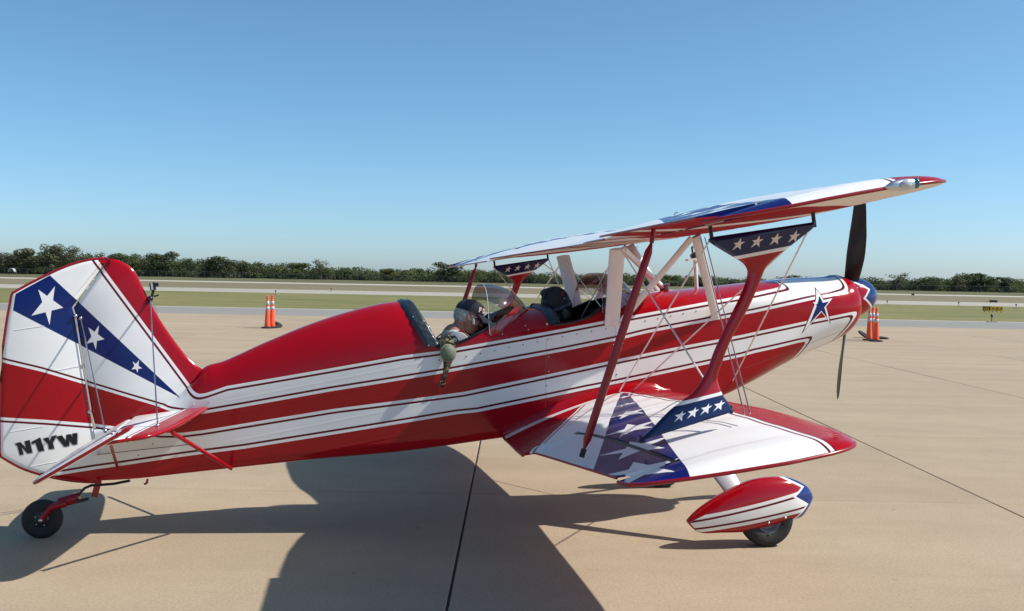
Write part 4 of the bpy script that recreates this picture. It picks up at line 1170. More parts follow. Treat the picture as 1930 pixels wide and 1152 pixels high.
def remesh(o_, vox, sm=2, name='m'):
    md = o_.modifiers.new('r', 'REMESH'); md.mode = 'VOXEL'; md.voxel_size = vox
    if sm: m2 = o_.modifiers.new('s', 'SMOOTH'); m2.factor = .5; m2.iterations = sm
    dg = bpy.context.evaluated_depsgraph_get(); me = bpy.data.meshes.new_from_object(o_.evaluated_get(dg)); mats = list(o_.data.materials)
    o_.modifiers.clear(); o_.data = me; me.materials.clear()
    for q in mats: me.materials.append(q)
    me.shade_smooth(); return o_
def cap_chain(bm, pts, rs, n=12):
    for (a, b), (ra, rb) in zip(zip(pts, pts[1:]), zip(rs, rs[1:])):
        add_tube(bm, [a, Vector(a).lerp(Vector(b), .5), b], [ra, (ra+rb)/2, rb], n)
    for p, r in zip(pts, rs): add_ball(bm, p, r*.99, 12, 8)
bm = BM()
add_ball(bm, H(-.012, 0, .03), (.095, .074, .088), 20, 14, Mh)          # skull
add_ball(bm, H(.022, 0, -.035), (.066, .056, .078), 18, 12, Mh)         # face
add_ball(bm, H(.044, 0, -.086), (.036, .034, .026), 12, 8, Mh)          # chin
add_tube(bm, [H(.082, 0, .008), H(.108, 0, -.028)], [.008, .015], 10); add_ball(bm, H(.104, 0, -.030), (.014, .015, .011), 10, 8)
add_ball(bm, H(.080, 0, .014), (.018, .05, .012), 12, 8, Mh)            # brow
for s_ in (1, -1):
    add_ball(bm, H(.062, .035*s_, -.02), (.026, .022, .022), 10, 8)     # cheek
    add_ball(bm, H(-.014, .073*s_, -.012), (.018, .009, .030), 12, 8, Mh)  # ear
add_ball(bm, H(.084, 0, -.058), (.012, .024, .007), 10, 6, Mh); add_ball(bm, H(.081, 0, -.070), (.012, .021, .007), 10, 6, Mh)
nb_ = Vector((hc.x-.125, 0, hc.z-.115))
cap_chain(bm, [H(-.03, 0, -.02), Vector((hc.x-.075, 0, hc.z-.065)), nb_], [.056, .054, .052], 14)
# torso, arms and legs under the clothes
cap_chain(bm, [nb_, Vector((hc.x-.17, 0, hc.z-.38)), Vector((hc.x-.12, 0, hc.z-.62))], [.085, .13, .13])
hands = []
for s_ in (1, -1):
    sh = Vector((hc.x-.125, .165*s_, hc.z-.185)); el_ = Vector((hc.x-.03, .23*s_, hc.z-.45)); wr = Vector((hc.x+.20, .10*s_, hc.z-.50))
    cap_chain(bm, [nb_, sh, el_, wr], [.045, .048, .038, .026], 10)
    hn = Vector((hc.x+.27, .07*s_, hc.z-.49)); add_ball(bm, hn, (.045, .038, .018), 12, 8)
    for f_ in range(4):
        fb = hn + Vector((.035, (f_-1.5)*.019, 0)); L_ = (.055, .064, .060, .048)[f_]
        cap_chain(bm, [fb, fb+Vector((L_*.6, 0, -.008)), fb+Vector((L_*.85, 0, -.035))], [.0095, .009, .0075], 7)
    cap_chain(bm, [hn+Vector((-.01, -.035*s_, 0)), hn+Vector((.02, -.055*s_, -.005)), hn+Vector((.045, -.052*s_, -.012))], [.011, .010, .009], 7)
    hp_ = Vector((hc.x-.10, .09*s_, hc.z-.64)); kn = Vector((hc.x+.32, .11*s_, hc.z-.62)); cap_chain(bm, [hp_, kn], [.085, .062], 12)
body = part('body', bm, M_skin, pil); remesh(body, .0055, 3)
bm = BM()
cap_chain(bm, [nb_+Vector((-.012, 0, -.004)), Vector((hc.x-.17, 0, hc.z-.34)), Vector((hc.x-.12, 0, hc.z-.62))], [.080, .150, .15], 16)
for s_ in (1, -1):
    sh = Vector((hc.x-.125, .165*s_, hc.z-.185)); el_ = Vector((hc.x-.04, .225*s_, hc.z-.45))
    cap_chain(bm, [nb_+Vector((-.02, .0, -.03)), sh+Vector((0, 0, .018)), sh.lerp(el_, .7)], [.085, .080, .064], 12)
    add_ball(bm, (hc.x-.165, .085*s_, hc.z-.26), (.10, .11, .13), 12, 8)
sh_ = part('shirt', bm, M_shirt, pil); remesh(sh_, .010, 4)
# hair: back and sides
bm = BM()
add_ball(bm, H(-.030, 0, .004), (.082, .077, .066), 22, 14, Mh)
for k in range(70):
    a = random.uniform(pi*.55, pi*1.45); q_ = random.uniform(-.05, .03); k_ = sqrt(max(.1, 1-(q_/.075)**2)); p = H(-.030 + .078*cos(a)*k_, .074*sin(a)*k_, q_); add_ball(bm, p, random.uniform(.006, .011), 6, 4)
for s_ in (1, -1):
    for k in range(9): add_ball(bm, H(.012+.004*k*.7, .066*s_, .012-.006*k), (.012, .010, .013), 6, 4)
hr = part('hair', bm, M_hair, pil); remesh(hr, .0045, 1)
# cap
bm = BM(); NR = 26; rings = []
for i in range(12):
    t = pi/2*i/11; ring = []
    for k in range(NR):
        a = 2*pi*k/NR; sq = 1 + .03*cos(6*a)*sin(t)
        ring.append(H(-.008 + .104*cos(a)*cos(t)**.8*sq + .012*sin(t), .086*sin(a)*cos(t)**.8*sq, .034 + .088*sin(t)**.9))
    rings.append(ring)
add_loft(bm, [[p - Vector((0, 0, 0)) for p in rings[0]]] + rings)
cp = part('cap', bm, M_cap, pil, True, 70)
bm = BM(); up_, dn_ = [], []
NB = 16
top_rows = []
for i in range(6):
    u = i/5; row = []
    for k in range(NB + 1):
        a = -1.05 + 2.1*k/NB; r0 = Vector((.100*cos(a)-.008, .085*sin(a))); ext = .078*cos(a*.95)**.7*u
        row.append(H(r0.x + ext, r0.y*(1 + .12*u), .036 - .012*u - .028*u*(abs(sin(a)))**1.6 - .010*u*u))
    top_rows.append(row)
R1 = [[bm.verts.new(p) for p in r] for r in top_rows]; R2_ = [[bm.verts.new(p + Vector((-.001, 0, -.0035))) for p in r] for r in top_rows]
for rr_, fl in ((R1, 0), (R2_, 1)):
    for a_, b_ in zip(rr_, rr_[1:]):
        for k in range(NB): bm.faces.new((a_[k], a_[k+1], b_[k+1], b_[k]))
for k in range(NB): bm.faces.new((R1[-1][k], R1[-1][k+1], R2_[-1][k+1], R2_[-1][k]))
for i in range(5):
    for k in (0, NB): bm.faces.new((R1[i][k], R1[i+1][k], R2_[i+1][k], R2_[i][k]))
part('cap_brim', bm, M_cap, cp, True, 60)
bm = BM(); add_ball(bm, H(.004, 0, .122), (.009, .009, .005), 8, 6); part('cap_button', bm, M_cap, cp, True)
# lettering that wraps the cap front
M_pinklet = mat('cap_letters', (.82, .50, .50), .7)
for k, chh in enumerate('FDNY'):
    a = (1.0 - .42*k); base = H(.099*cos(a)-.008+.002, .0855*sin(a)*1.02, .052); tx = Vector((-sin(a), cos(a)*.86, 0)); 
    xd_ = (Mh @ Vector((sin(a), -cos(a)*.86, 0))); zd_ = (Mh @ Vector((-.25*cos(a), -.22*sin(a), 1))).normalized(); nd = (Mh @ Vector((cos(a), sin(a)*1.1, .3))).normalized()
    text_part('cap_letter', chh, .046, M_pinklet, base - xd_*.012 + nd*.002, xd_, zd_, nd, cp, off=.0022, ext=.0015)
# sunglasses
for s_ in (1, -1):
    bm = BM(); add_ball(bm, H(.080, .030*s_, .000), (.010, .026, .019), 12, 8, Mh); g_ = part('sunglass_lens', bm, M_sungl, pil, True)
    ptube('temple_arm', [H(.078, .054*s_, .006), H(.04, .069*s_, .006), H(-.006, .080*s_, .004)], .003, M_sungl, g_, 6)
    # shoulder straps
    st_ = []
    for a in ((-.30, .10, -.19), (-.24, .10, -.125), (-.16, .10, -.085), (-.08, .10, -.095), (-.02, .10, -.16), (-.01, .09, -.27)):
        st_.append((hc.x+a[0], a[1]*s_, hc.z+a[2]))
    ptube('shoulder_strap', catmull(st_, 4), .004, M_strap, pil, 8, r2=.024, hint=Vector((0, 1, 0)))
    st_ = [(hc.x+a[0], (a[1])*s_, hc.z+a[2]) for a in ((-.24, .155, -.18), (-.17, .16, -.118), (-.09, .16, -.118), (-.04, .15, -.18))]
    ptube('shoulder_strap', catmull(st_, 4), .004, M_redstrap, pil, 8, r2=.014, hint=Vector((0, 1, 0)))
    bm = BM(); add_box(bm, (hc.x-.085, .13*s_, hc.z-.095), (.03, .03, .045)); part('strap_adjuster', bm, M_redstrap, pil)

# ---- helmet in the front cockpit
hl = ac_empty('flight_helmet')
tag(hl, 'black flight helmet with lettered band and dark ear cup standing in the front cockpit', 'helmet')
c = on_y(1047, 572, 0)
M_hb = mat('helmet_black', (.010, .010, .012), .6, noise=.2, bump=.2, bscale=50)
bm = BM()
add_ball(bm, (c.x, 0, c.z), (.108, .095, .125), 26, 18)
add_ball(bm, (c.x+.01, 0, c.z-.10), (.095, .085, .11), 20, 14)
add_ball(bm, (c.x-.03, 0, c.z+.085), (.075, .07, .035), 18, 10)
add_ball(bm, (c.x+.09, 0, c.z-.03), (.03, .06, .05), 14, 10)
shl = part('shell', bm, M_hb, hl); remesh(shl, .007, 3)
ptube('visor_fold', [(c.x-.10, .05, c.z+.05), (c.x-.075, .06, c.z+.09), (c.x-.02, .06, c.z+.118)], .008, M_hb, hl, 8)
M_band = mat('helmet_band', (.012, .016, .035), .5)
rg = [(c.x + .1135*cos(a), .101*sin(a), c.z - .035 + .26*(.1135*cos(a))) for a in [2*pi*k/36 for k in range(37)]]
ptube('goggle_strap', rg, .003, M_band, hl, 8, r2=.017)
M_btxt = mat('band_lettering', (.16, .22, .42), .5)
for k, chh in enumerate('AVIATION'):
    a = radians(118 - 10*k); xd_ = Vector((sin(a), -cos(a)*.9, .26*sin(a))); nd = Vector((cos(a), sin(a), 0))
    text_part('band_letter', chh, .020, M_btxt, (c.x+.118*cos(a), .106*sin(a), c.z-.042+.26*.1135*cos(a)), xd_, (0, 0, 1), nd, hl, off=.0006, ext=.0006)
bm = BM(); add_lathe(bm, [(.001, .022), (.02, .02), (.034, .012), (.038, 0), (.034, -.012)], (0, 0, 0), 20, 'y')
for v in bm.verts: v.co = Vector((v.co.x*.72 + c.x+.035, v.co.y + .088, v.co.z*1.25 + c.z-.085))
part('ear_cup', bm, mat('ear_cup_olive', (.055, .058, .045), .55), hl, True, 50)
bm = BM(); add_ball(bm, (c.x+.045, .088, c.z+.028), (.006, .006, .006), 8, 6); part('stud', bm, M_alu, hl, True)
bm = BM(); add_box(bm, (c.x+.035, .078, c.z+.062), (.012, .006, .03)); part('tab', bm, M_redstrap, hl)

# ---- webbing strap hung over the cockpit side
hs = ac_empty('harness_strap')
tag(hs, 'camouflage webbing strap with round green pouch hanging over the side of the rear cockpit', 'strap')
M_camo = bpy.data.materials.new('camouflage_webbing'); M_camo.use_nodes = True; t = M_camo.node_tree; b = t.nodes['Principled BSDF']; b.inputs['Roughness'].default_value = .9
g = t.nodes.new('ShaderNodeNewGeometry'); nz = t.nodes.new('ShaderNodeTexNoise'); nz.inputs['Scale'].default_value = 38; rp = t.nodes.new('ShaderNodeValToRGB'); rp.color_ramp.interpolation = 'CONSTANT'
rp.color_ramp.elements[0].color = (.035, .03, .015, 1); rp.color_ramp.elements[1].color = (.26, .20, .12, 1); rp.color_ramp.elements[1].position = .55; rp.color_ramp.elements.new(.46).color = (.11, .085, .04, 1)
t.links.new(g.outputs['Position'], nz.inputs['Vector']); t.links.new(nz.outputs[0], rp.inputs[0]); t.links.new(rp.outputs[0], b.inputs['Base Color'])
def sx(px, py, off=.03): x, z = sidez(px, py); return Vector((x, arch_y(x, z)+off, z))
ptube('webbing', catmull([sx(842, 640, -.02), sx(843, 650, .012), sx(844, 668, .03), sx(841, 690, .026), sx(837, 712, .014)], 4), [.007]*17, M_camo, hs, 10, r2=[.042, .046, .05, .053, .054, .054, .053, .05, .046, .04, .034, .028, .024, .020, .018, .017, .016], hint=Vector((1, 0, 0)))
bm = BM(); p = sx(843, 665, .045); add_ball(bm, p, (.048, .028, .055), 18, 12); part('pouch', bm, mat('olive_green_pouch', (.15, .18, .12), .65, noise=.25, nscale=30, bump=.2), hs, True)
rg = [(p.x + .05*cos(a), p.y-.004, p.z + .057*sin(a)) for a in [2*pi*k/24 for k in range(25)]]
ptube('piping', rg, .005, mat('pale_piping', (.35, .34, .2), .7), hs, 6)
ptube('strap_tail', [sx(837, 708, .016), sx(834, 722, .012), sx(832, 731, .008)], [.006, .006, .006], M_black, hs, 8, r2=[.016, .015, .013], hint=Vector((1, 0, 0)))
ptube('buckle', [sx(829, 719, .02), sx(839, 717, .02), sx(838, 723, .02), sx(829, 725, .02), sx(829, 719, .02)], .003, M_camo, hs, 6)
ptube('clip', [sx(848, 636, .02), sx(856, 634, .03), sx(862, 640, .03), sx(856, 650, .025)], .008, M_black, hs, 8)
ptube('clip', [sx(836, 640, .03), sx(842, 632, .03), sx(848, 640, .035)], .012, M_camo, hs, 8)

# ================================================================== APRON THINGS
def cone(px, py, tagd, rz=0, tilt=0):
    g = ground(px, py); o_ = empty('traffic_cone', (g.x, g.y, 0), rz)
    bm = BM(); add_lathe(bm, [(.100, .04), (.094, .08), (.050, .86), (.038, .93), (.030, .935), (.030, .955), (.045, .965), (.046, .985), (.03, 1.0), (.028, 1.01), (.042, 1.025), (.04, 1.05), (.001, 1.06)], n=20); obj('cone_body', bm, M_orange, o_, True); 
    for z0, z1 in ((.60, .70), (.76, .87)):
        r = lambda z: .094 + (.050-.094)*(z-.08)/.78 + .003
        bm = BM(); add_lathe(bm, [(r(z0)-.004, z0-.001), (r(z0), z0), (r(z1), z1), (r(z1)-.004, z1+.001)], n=20, cap=False); obj('reflective_band', bm, M_tape, o_, True)
    bm = BM(); add_lathe(bm, [(.2, 0), (.2, .035), (.17, .05), (.10, .055), (.001, .055)], n=8); bs_ = obj('base', bm, M_blackrub, o_); bs_.rotation_euler.z = .39
    tag(o_, tagd, 'traffic cone', 'orange traffic cones on the apron'); return o_
cone(504, 619, 'orange traffic cone left of the aircraft, the left one of the pair')
cone(513, 618.5, 'orange traffic cone left of the aircraft, the right one of the pair', .5)
cone(1638, 642, 'orange traffic cone beyond the propeller, leftmost of the three')
cone(1644, 641, 'orange traffic cone beyond the propeller, middle one of the three', .3)
cone(1651, 644, 'orange traffic cone beyond the propeller, rightmost of the three', .8)
for k, (px, py, lb) in enumerate(((520, 617.5, 'black rubber base lying tipped beside the left pair of cones'), (1662, 639, 'black rubber base lying right of the three cones'), (1627, 636.5, 'black rubber base tipped up left of the three cones'))):
    g = ground(px, py); bm = BM(); add_lathe(bm, [(.05, 0), (.21, 0), (.21, .045), (.15, .06), (.05, .06)], n=8, cap=False)
    o_ = obj('cone_base', bm, M_blackrub); o_.location = (g.x, g.y, .01); o_.rotation_euler = (radians((25, 4, 30)[k]), radians((12, 0, 20)[k]), .4); o_.location.z = (.07, .01, .08)[k]
    tag(o_, lb, 'cone base', 'loose cone bases')
# field signs
M_yel = mat('sign_yellow', (.75, .42, .015), .5, noise=.1); M_sgnb = mat('sign_black', (.012, .012, .012), .5)
def field_sign(px, py, wpx, hpx, lab, kind):
    g = ground(px, py); k = g.y/FPX; W_, H_ = wpx*k, hpx*k
    o_ = empty('airfield_sign', (g.x, g.y, 0)); lg = .10
    if kind == 'yellow':
        wb = W_*.36
        bm = BM(); add_box(bm, (-W_/2+wb/2, 0, lg+H_/2), (wb, .18, H_)); obj('black_panel', bm, M_sgnb, o_)
        bm = BM(); add_box(bm, (wb/2, 0, lg+H_/2), (W_-wb-.01, .18, H_)); obj('yellow_panel', bm, M_yel, o_)
        bm = BM()
        for x in (-W_/2+.0, -W_/2+wb-.03):
            add_box(bm, (x+.015, -.094, lg+H_/2), (.035, .006, H_*.86))
        for z in (lg+H_*.07, lg+H_*.93): add_box(bm, (-W_/2+wb/2, -.094, z), (wb, .006, .03))
        obj('yellow_border', bm, M_yel, o_)
        cu_t = [('A', -W_/2+wb*.30, M_yel), ('2', -W_/2+wb*.62, M_yel), ('A', wb/2+.02, M_sgnb)]
        for ch_, x, m_ in cu_t:
            cu2 = bpy.data.curves.new('t', 'FONT'); cu2.body = ch_; cu2.size = H_*.8; cu2.extrude = .002; cu2.align_x = 'CENTER'; cu2.offset = .008
            q = bpy.data.objects.new('t', cu2); COL.objects.link(q); dg = bpy.context.evaluated_depsgraph_get(); me = bpy.data.meshes.new_from_object(q.evaluated_get(dg)); bpy.data.objects.remove(q)
            me.materials.clear(); l_ = obj('sign_letter', me, m_, o_); l_.rotation_euler = (pi/2, 0, 0); l_.location = (x, -.097, lg+H_*.22)
        for sx_, dr in ((W_*.02, -1), (W_*.36, 1)):
            bm = BM(); zc = lg+H_*.5; add_box(bm, (sx_, -.094, zc), (W_*.10, .006, H_*.12))
            tip = sx_ + dr*W_*.10
            v = [bm.verts.new(p) for p in ((sx_+dr*W_*.04, -.0975, zc+H_*.22), (sx_+dr*W_*.04, -.0975, zc-H_*.22), (tip, -.0975, zc))]; bm.faces.new(v); obj('arrow', bm, M_sgnb, o_)
        for f_ in (-.42, -.2, 0, .2, .42):
            bm = BM(); add_box(bm, (W_*f_, 0, lg/2), (.03, .03, lg)); obj('leg', bm, M_sgnb, o_)
    else:
        bm = BM(); add_box(bm, (0, 0, lg+H_/2), (W_, .2, H_)); obj('black_panel', bm, M_sgnb, o_)
        for f_ in (-.35, .35):
            bm = BM(); add_box(bm, (W_*f_, 0, lg/2), (.04, .04, lg)); obj('leg', bm, M_sgnb, o_)
        if kind == 'tail':
            bm = BM(); add_box(bm, (-W_/2-.22, 0, lg+H_*.35), (.36, .15, H_*.5)); obj('side_box', bm, M_yel, o_)
    tag(o_, lab, 'airfield sign'); return o_
field_sign(1871, 589, 36, 9, 'low black and yellow taxiway sign with arrows in the grass at right', 'yellow')
field_sign(1872, 571.5, 14, 4, 'dark airfield sign with small yellow end box beyond the taxiway', 'tail')
field_sign(1720.5, 557.5, 5, 3.2, 'tiny dark square sign at the near edge of the far runway', 'plain')
def edge_light(px, py, lab):
    g = ground(px, py); o_ = empty('edge_light', (g.x, g.y, 0))
    bm = BM(); add_lathe(bm, [(.02, 0), (.02, .22), (.04, .24), (.04, .26)], n=8); obj('stake', bm, M_sgnb, o_)
    bm = BM(); add_lathe(bm, [(.05, .26), (.07, .31), (.06, .38), (.001, .42)], n=10); obj('lamp_globe', bm, mat('edge_light_globe', (.05, .05, .12), .3), o_, True)
    bm = BM(); add_box(bm, (0, 0, .01), (.4, .4, .03)); obj('pad', bm, M_far_conc, o_)
    tag(o_, lab, 'edge light', 'taxiway edge lights')
for a in ((1869, 607, 'taxiway edge light in the near grass below the yellow sign'), (1672, 574.5, 'taxiway edge light just right of the spinner'), (1807, 577, 'taxiway edge light left of the yellow sign'), (1915, 581.5, 'taxiway edge light at the right edge beyond the yellow sign'), (519.5, 555.5, 'taxiway edge light behind the left pair of cones'), (624, 549, 'taxiway edge light right of the left cones, farther off')):
    edge_light(*a)

# ================================================================== FAR BOUNDARY
def far(px, D): return (px-965)/FPX*D*1.0
# perimeter fence: posts, rails and mesh
M_post = mat('galvanised_post', (.16, .17, .19), .6, .3)
M_mesh = bpy.data.materials.new('chain_link_mesh'); M_mesh.use_nodes = True; t = M_mesh.node_tree; b = t.nodes['Principled BSDF']
b.inputs['Base Color'].default_value = (.25, .27, .30, 1); mx = t.nodes.new('ShaderNodeMixShader'); tr = t.nodes.new('ShaderNodeBsdfTransparent')
mx.inputs[0].default_value = .05; t.links.new(tr.outputs[0], mx.inputs[1]); t.links.new(b.outputs[0], mx.inputs[2]); t.links.new(mx.outputs[0], t.nodes['Material Output'].inputs['Surface'])
fe = empty('perimeter_fence', (0, 425, 0)); tag(fe, 'long chain link perimeter fence along the foot of the far trees', 'fence')
bm = BM(); add_tube(bm, [(0, 0, 0), (0, 0, 2.6)], .03, 6); pm = obj('post', bm, M_post, fe); pm.location.x = -350
for k in range(1, 215):
    o_ = obj('post', pm.data, None, fe); o_.location.x = -350 + 3.3*k
bm = BM(); add_tube(bm, [(-352, 0, 2.58), (360, 0, 2.58)], .025, 6); obj('top_rail', bm, M_post, fe)
bm = BM(); vs = [bm.verts.new(p) for p in ((-352, .06, 0), (360, .06, 0), (360, .06, 2.55), (-352, .06, 2.55))]; bm.faces.new(vs)
obj('mesh_panel', bm, M_mesh, fe)

def leaf_mat(name, c1, c2):
    m = bpy.data.materials.new(name); m.use_nodes = True; t = m.node_tree; b = t.nodes['Principled BSDF']; b.inputs['Roughness'].default_value = .75
    b.inputs['Specular IOR Level'].default_value = .2
    g = t.nodes.new('ShaderNodeNewGeometry'); nz = t.nodes.new('ShaderNodeTexNoise'); nz.inputs['Scale'].default_value = .35; nz.inputs['Detail'].default_value = 3
    t.links.new(g.outputs['Position'], nz.inputs['Vector']); rp = t.nodes.new('ShaderNodeValToRGB'); rp.color_ramp.elements[0].position = .35; rp.color_ramp.elements[1].position = .65
    rp.color_ramp.elements[0].color = (*c1, 1); rp.color_ramp.elements[1].color = (*c2, 1)
    t.links.new(nz.outputs[0], rp.inputs[0]); mx = t.nodes.new('ShaderNodeMix'); mx.data_type = 'RGBA'; mx.blend_type = 'MULTIPLY'; mx.inputs[0].default_value = .5
    t.links.new(rp.outputs[0], mx.inputs[6]); t.links.new(g.outputs['Random Per Island'], mx.inputs[7]); t.links.new(mx.outputs[2], b.inputs['Base Color'])
    tl_ = t.nodes.new('ShaderNodeBsdfTranslucent'); ms_ = t.nodes.new('ShaderNodeMixShader'); ms_.inputs[0].default_value = .45
    t.links.new(mx.outputs[2], tl_.inputs['Color']); t.links.new(b.outputs[0], ms_.inputs[1]); t.links.new(tl_.outputs[0], ms_.inputs[2]); t.links.new(ms_.outputs[0], t.nodes['Material Output'].inputs['Surface'])
    return m
LM = [leaf_mat('foliage_dark', (.080, .108, .055), (.140, .175, .080)), leaf_mat('foliage_mid', (.115, .160, .060), (.185, .235, .090)), leaf_mat('foliage_olive', (.145, .150, .085), (.21, .212, .115)), leaf_mat('foliage_yellow', (.14, .155, .045), (.24, .235, .08))]
M_bark = mat('bark', (.09, .075, .06), .9, noise=.3)
def leaves(bm, lobes, n, size):
    tot = sum(r[0]*r[1]*r[2] for c, r in lobes)
    for c, r in lobes:
        for _ in range(max(6, int(n*r[0]*r[1]*r[2]/tot))):
            while True:
                v = Vector((random.uniform(-1, 1), random.uniform(-1, 1), random.uniform(-1, 1)))
                if .2 < v.length <= 1: break
            v = v.normalized()*(v.length**.45)*random.uniform(.8, 1.1)
            p = Vector(c) + Vector((v.x*r[0], v.y*r[1], v.z*r[2])); s_ = size*random.uniform(.6, 1.4)
            nn = (v + Vector((random.uniform(-.7, .7), random.uniform(-.7, .7), random.uniform(-.3, .9)))).normalized(); a, b_ = frame_of(nn)
            bm.faces.new([bm.verts.new(p + a*s_*x_ + b_*s_*y_*.75) for x_, y_ in ((-.5, -.3), (.1, -.55), (.55, .1), (-.05, .5))])
def tree_mesh(h, wd, dens=1500, bare=0, low=.12, seed=0):
    random.seed(seed); lobes = []
    for k in range(11 + int(wd)):
        a = random.uniform(0, 2*pi); rr_ = wd/2*random.uniform(.15, .8); z = h*random.uniform(low+.12, .86)
        sh = sqrt(max(.1, 1 - ((z/h-.5)/.55)**2)); r = wd*random.uniform(.14, .24)
        lobes.append(((rr_*cos(a)*sh, rr_*sin(a)*sh, z), (r, r, r*random.uniform(.6, .85))))
    bm = BM(); leaves(bm, lobes, int(dens*(1-bare)), .62); me = bpy.data.meshes.new('crown'); bm.to_mesh(me); bm.free()
    bm = BM(); add_tube(bm, [(0, 0, -.2), (.1, 0, h*.3), (0, .1, h*.6)], [h*.028, h*.02, h*.010], 7)
    for c, r in lobes: add_tube(bm, [(0, 0, h*random.uniform(.2, .45)), (c[0]*.55, c[1]*.55, c[2]*.8), c], [h*.011, h*.007, h*.003], 5)
    if bare:
        for k in range(70):
            c, r = random.choice(lobes); v = Vector((random.uniform(-1, 1), random.uniform(-1, 1), random.uniform(-.2, 1)))*r[0]*1.2; add_tube(bm, [c, Vector(c)+v*.5+Vector((0, 0, .2)), Vector(c)+v], [.10, .07, .03], 4)
    mt = bpy.data.meshes.new('trunk'); bm.to_mesh(mt); bm.free(); random.seed(seed+99)
    return me, mt
TREES = [tree_mesh(12, 10, 2100, 0, .05, s_) for s_ in range(6)] + [tree_mesh(13, 11, 900, .55, .25, 20), tree_mesh(13, 11, 1100, .4, .2, 21)]
def tree(px, top, D, kind, lm, label, wpx=None, group='individual trees standing out of the far tree line'):
    x = far(px, D); base = HOR + (px-965)*.01865 + EYE*FPX/D; h = (base-top)*D/FPX
    o_ = empty('tree', (x, D, 0), random.uniform(0, 6)); me, mt = TREES[kind]; key = (kind, lm)
    cm = tree.cache.get(key)
    if cm is None: cm = me.copy(); cm.materials.append(LM[lm]); tree.cache[key] = cm
    if not mt.materials: mt.materials.append(M_bark)
    s_ = h/12.4; ws = (wpx*D/FPX/10.5 if wpx else s_)
    c = obj('crown', cm, None, o_); c.scale = (ws, ws, s_); t_ = obj('trunk', mt, None, o_); t_.scale = (ws, ws, s_)
    tag(o_, label, 'tree', group); return o_
tree.cache = {}
named = [(15, 478, 452, 7, 2, 'thin brownish tree with sky showing through at the left edge', 70),
 (48, 462, 450, 1, 2, 'olive round tree just right of the thin left-edge tree', 55),
 (92, 456, 448, 0, 2, 'tallest broad olive tree above the rudder at far left', 60),
 (140, 464, 449, 7, 2, 'brownish tree with a gap in its crown behind the top of the rudder', 50),
 (222, 470, 452, 2, 0, 'dark flat topped tree above the tail fin tip', 60),
 (306, 470, 450, 3, 0, 'dark tree just right of the fin leading edge', 60),
 (410, 480, 446, 4, 0, 'dark rounded tree standing proud between the fin and the left cones', 65),
 (562, 492, 448, 5, 1, 'leafy mid green tree above the left pair of cones', 55),
 (604, 488, 447, 6, 2, 'half bare tree with twiggy top above the turtledeck', 40),
 (730, 503, 444, 1, 3, 'yellow green tree lit by the sun above the rear of the turtledeck', 40),
 (842, 491, 446, 3, 0, 'dark dense tree left of the far upper wing tip', 60),
 (1690, 514, 447, 6, 2, 'bare grey twiggy tree right of the propeller blade', 50),
 (1748, 517, 446, 2, 0, 'dark round tree in the middle of the right-hand wood', 60),
 (1838, 512, 444, 4, 0, 'tallest dark broad tree in the right-hand wood', 80),
 (1893, 519, 446, 5, 0, 'dark tree with a narrow crown near the right edge', 40),
 (1265, 516, 449, 0, 1, 'green tree seen between the cabane struts', 55)]
for px, top, D, k, lm, lab, wp in named: tree(px, top, D, k, lm, lab, wp)
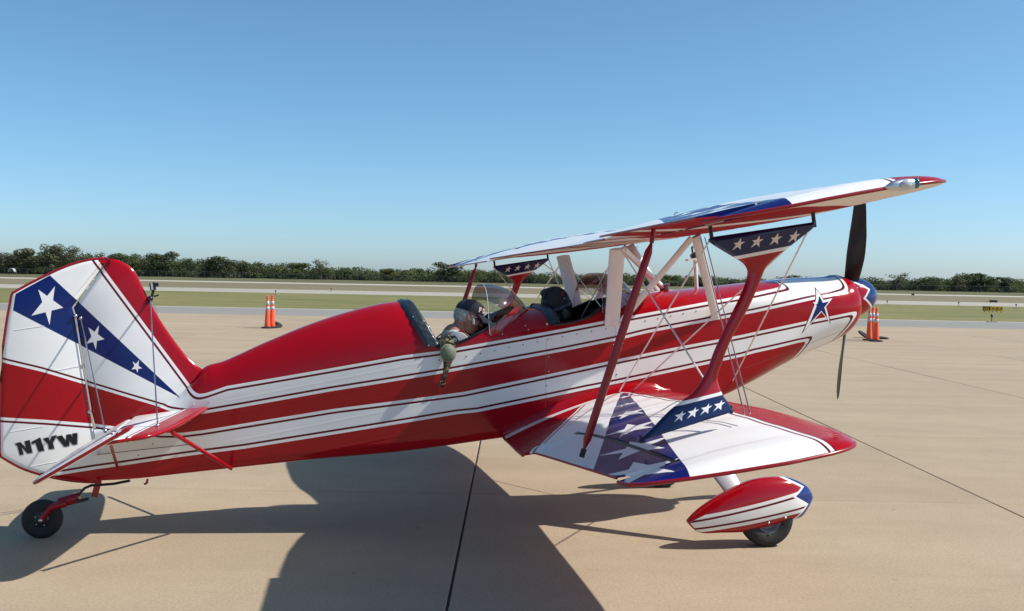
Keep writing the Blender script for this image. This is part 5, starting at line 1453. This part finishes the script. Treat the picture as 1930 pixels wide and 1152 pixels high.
# the rest of the wood reads as one mass
random.seed(31)
profile = [(-260, 480), (0, 478), (90, 470), (200, 478), (340, 480), (420, 490), (500, 495), (580, 498), (640, 504), (700, 509), (745, 512), (790, 508), (850, 507), (900, 508), (1000, 512), (1100, 518), (1250, 520), (1340, 522), (1420, 530), (1480, 522), (1600, 524), (1680, 528), (1760, 524), (1850, 520), (1930, 527), (2200, 524)]
for mi, lm in enumerate((0, 1, 2, 3)):
    bm = BM(); px = -560 + mi*9
    while px < 2480:
        for row in range(2):
            D = random.uniform(452, 474) + row*14; x = far(px + random.uniform(-12, 12), D)
            base = HOR + (px-965)*.01865 + EYE*FPX/D; top = lerp_tab(profile, px) + random.uniform(-4, 11)
            if lm == 3 and not (640 < px < 770 or 1080 < px < 1330 or random.random() < .12): continue
            if lm == 2 and not (px < 330 or random.random() < .35): continue
            h = max(4, (base-top)*D/FPX); wd = random.uniform(6, 11); lobes = []
            for k in range(9):
                z = h*random.uniform(.12, .84); r = random.uniform(1.3, 2.4); sh = sqrt(max(.15, 1-((z/h-.4)/.66)**2))
                lobes.append(((x+random.uniform(-.5, .5)*wd*sh, D+random.uniform(-3, 3), z), (r*1.15, r, r*.8)))
            lobes.append(((x, D, h-1.6), (1.9, 1.8, 1.4)))
            leaves(bm, lobes, 620, .62)
        px += random.uniform(26, 40) if lm < 3 else 36
    tag(obj('tree_line', bm, LM[lm]), 'mass of ' + ('dark green', 'mid green', 'olive brown', 'yellow green')[lm] + ' trees making up the wood along the far side of the airfield', 'wood', kind='stuff')
# added dark sheets behind the trees, the inner shade of the wood as colour
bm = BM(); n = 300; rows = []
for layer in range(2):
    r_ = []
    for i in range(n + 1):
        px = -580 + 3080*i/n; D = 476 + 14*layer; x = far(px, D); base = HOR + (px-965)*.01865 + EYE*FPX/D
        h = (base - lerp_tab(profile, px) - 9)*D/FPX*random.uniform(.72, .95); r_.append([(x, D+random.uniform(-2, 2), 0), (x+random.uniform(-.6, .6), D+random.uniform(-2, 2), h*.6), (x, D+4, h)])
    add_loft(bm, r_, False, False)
tag(obj('wood_shade_backing', bm, leaf_mat('wood_shade_colour', (.05, .06, .035), (.09, .10, .055))), 'dark backing sheets behind the far trees, coloured as the shade inside the wood', 'wood_shade_backing', kind='stuff')
# white shelter among the left trees
g = ground(22, 512.5); x = far(22, 418)
o_ = empty('white_shelter', (x, 418, 0)); bm = BM(); rings = []
for k in range(9):
    y = -1 + 2*k/8; rings.append([(1.5*cos(pi*q/12), y, 2.0*sin(pi*q/12)+1.2) for q in range(13)] + [(1.38*cos(pi*q/12), y, 1.8*sin(pi*q/12)+1.2) for q in range(12, -1, -1)])
add_loft(bm, rings); obj('canopy', bm, mat('weathered_white_sheet', (.42, .43, .44), .8, noise=.2), o_, True).scale = (.85, 1, .8)
for sx_ in (-1.42, 1.42):
    for y in (-.9, .9): bm = BM(); add_box(bm, (sx_, y, .6), (.12, .12, 1.3)); obj('post', bm, M_post, o_)
tag(o_, 'small white arched shelter at the foot of the far left trees', 'shelter')
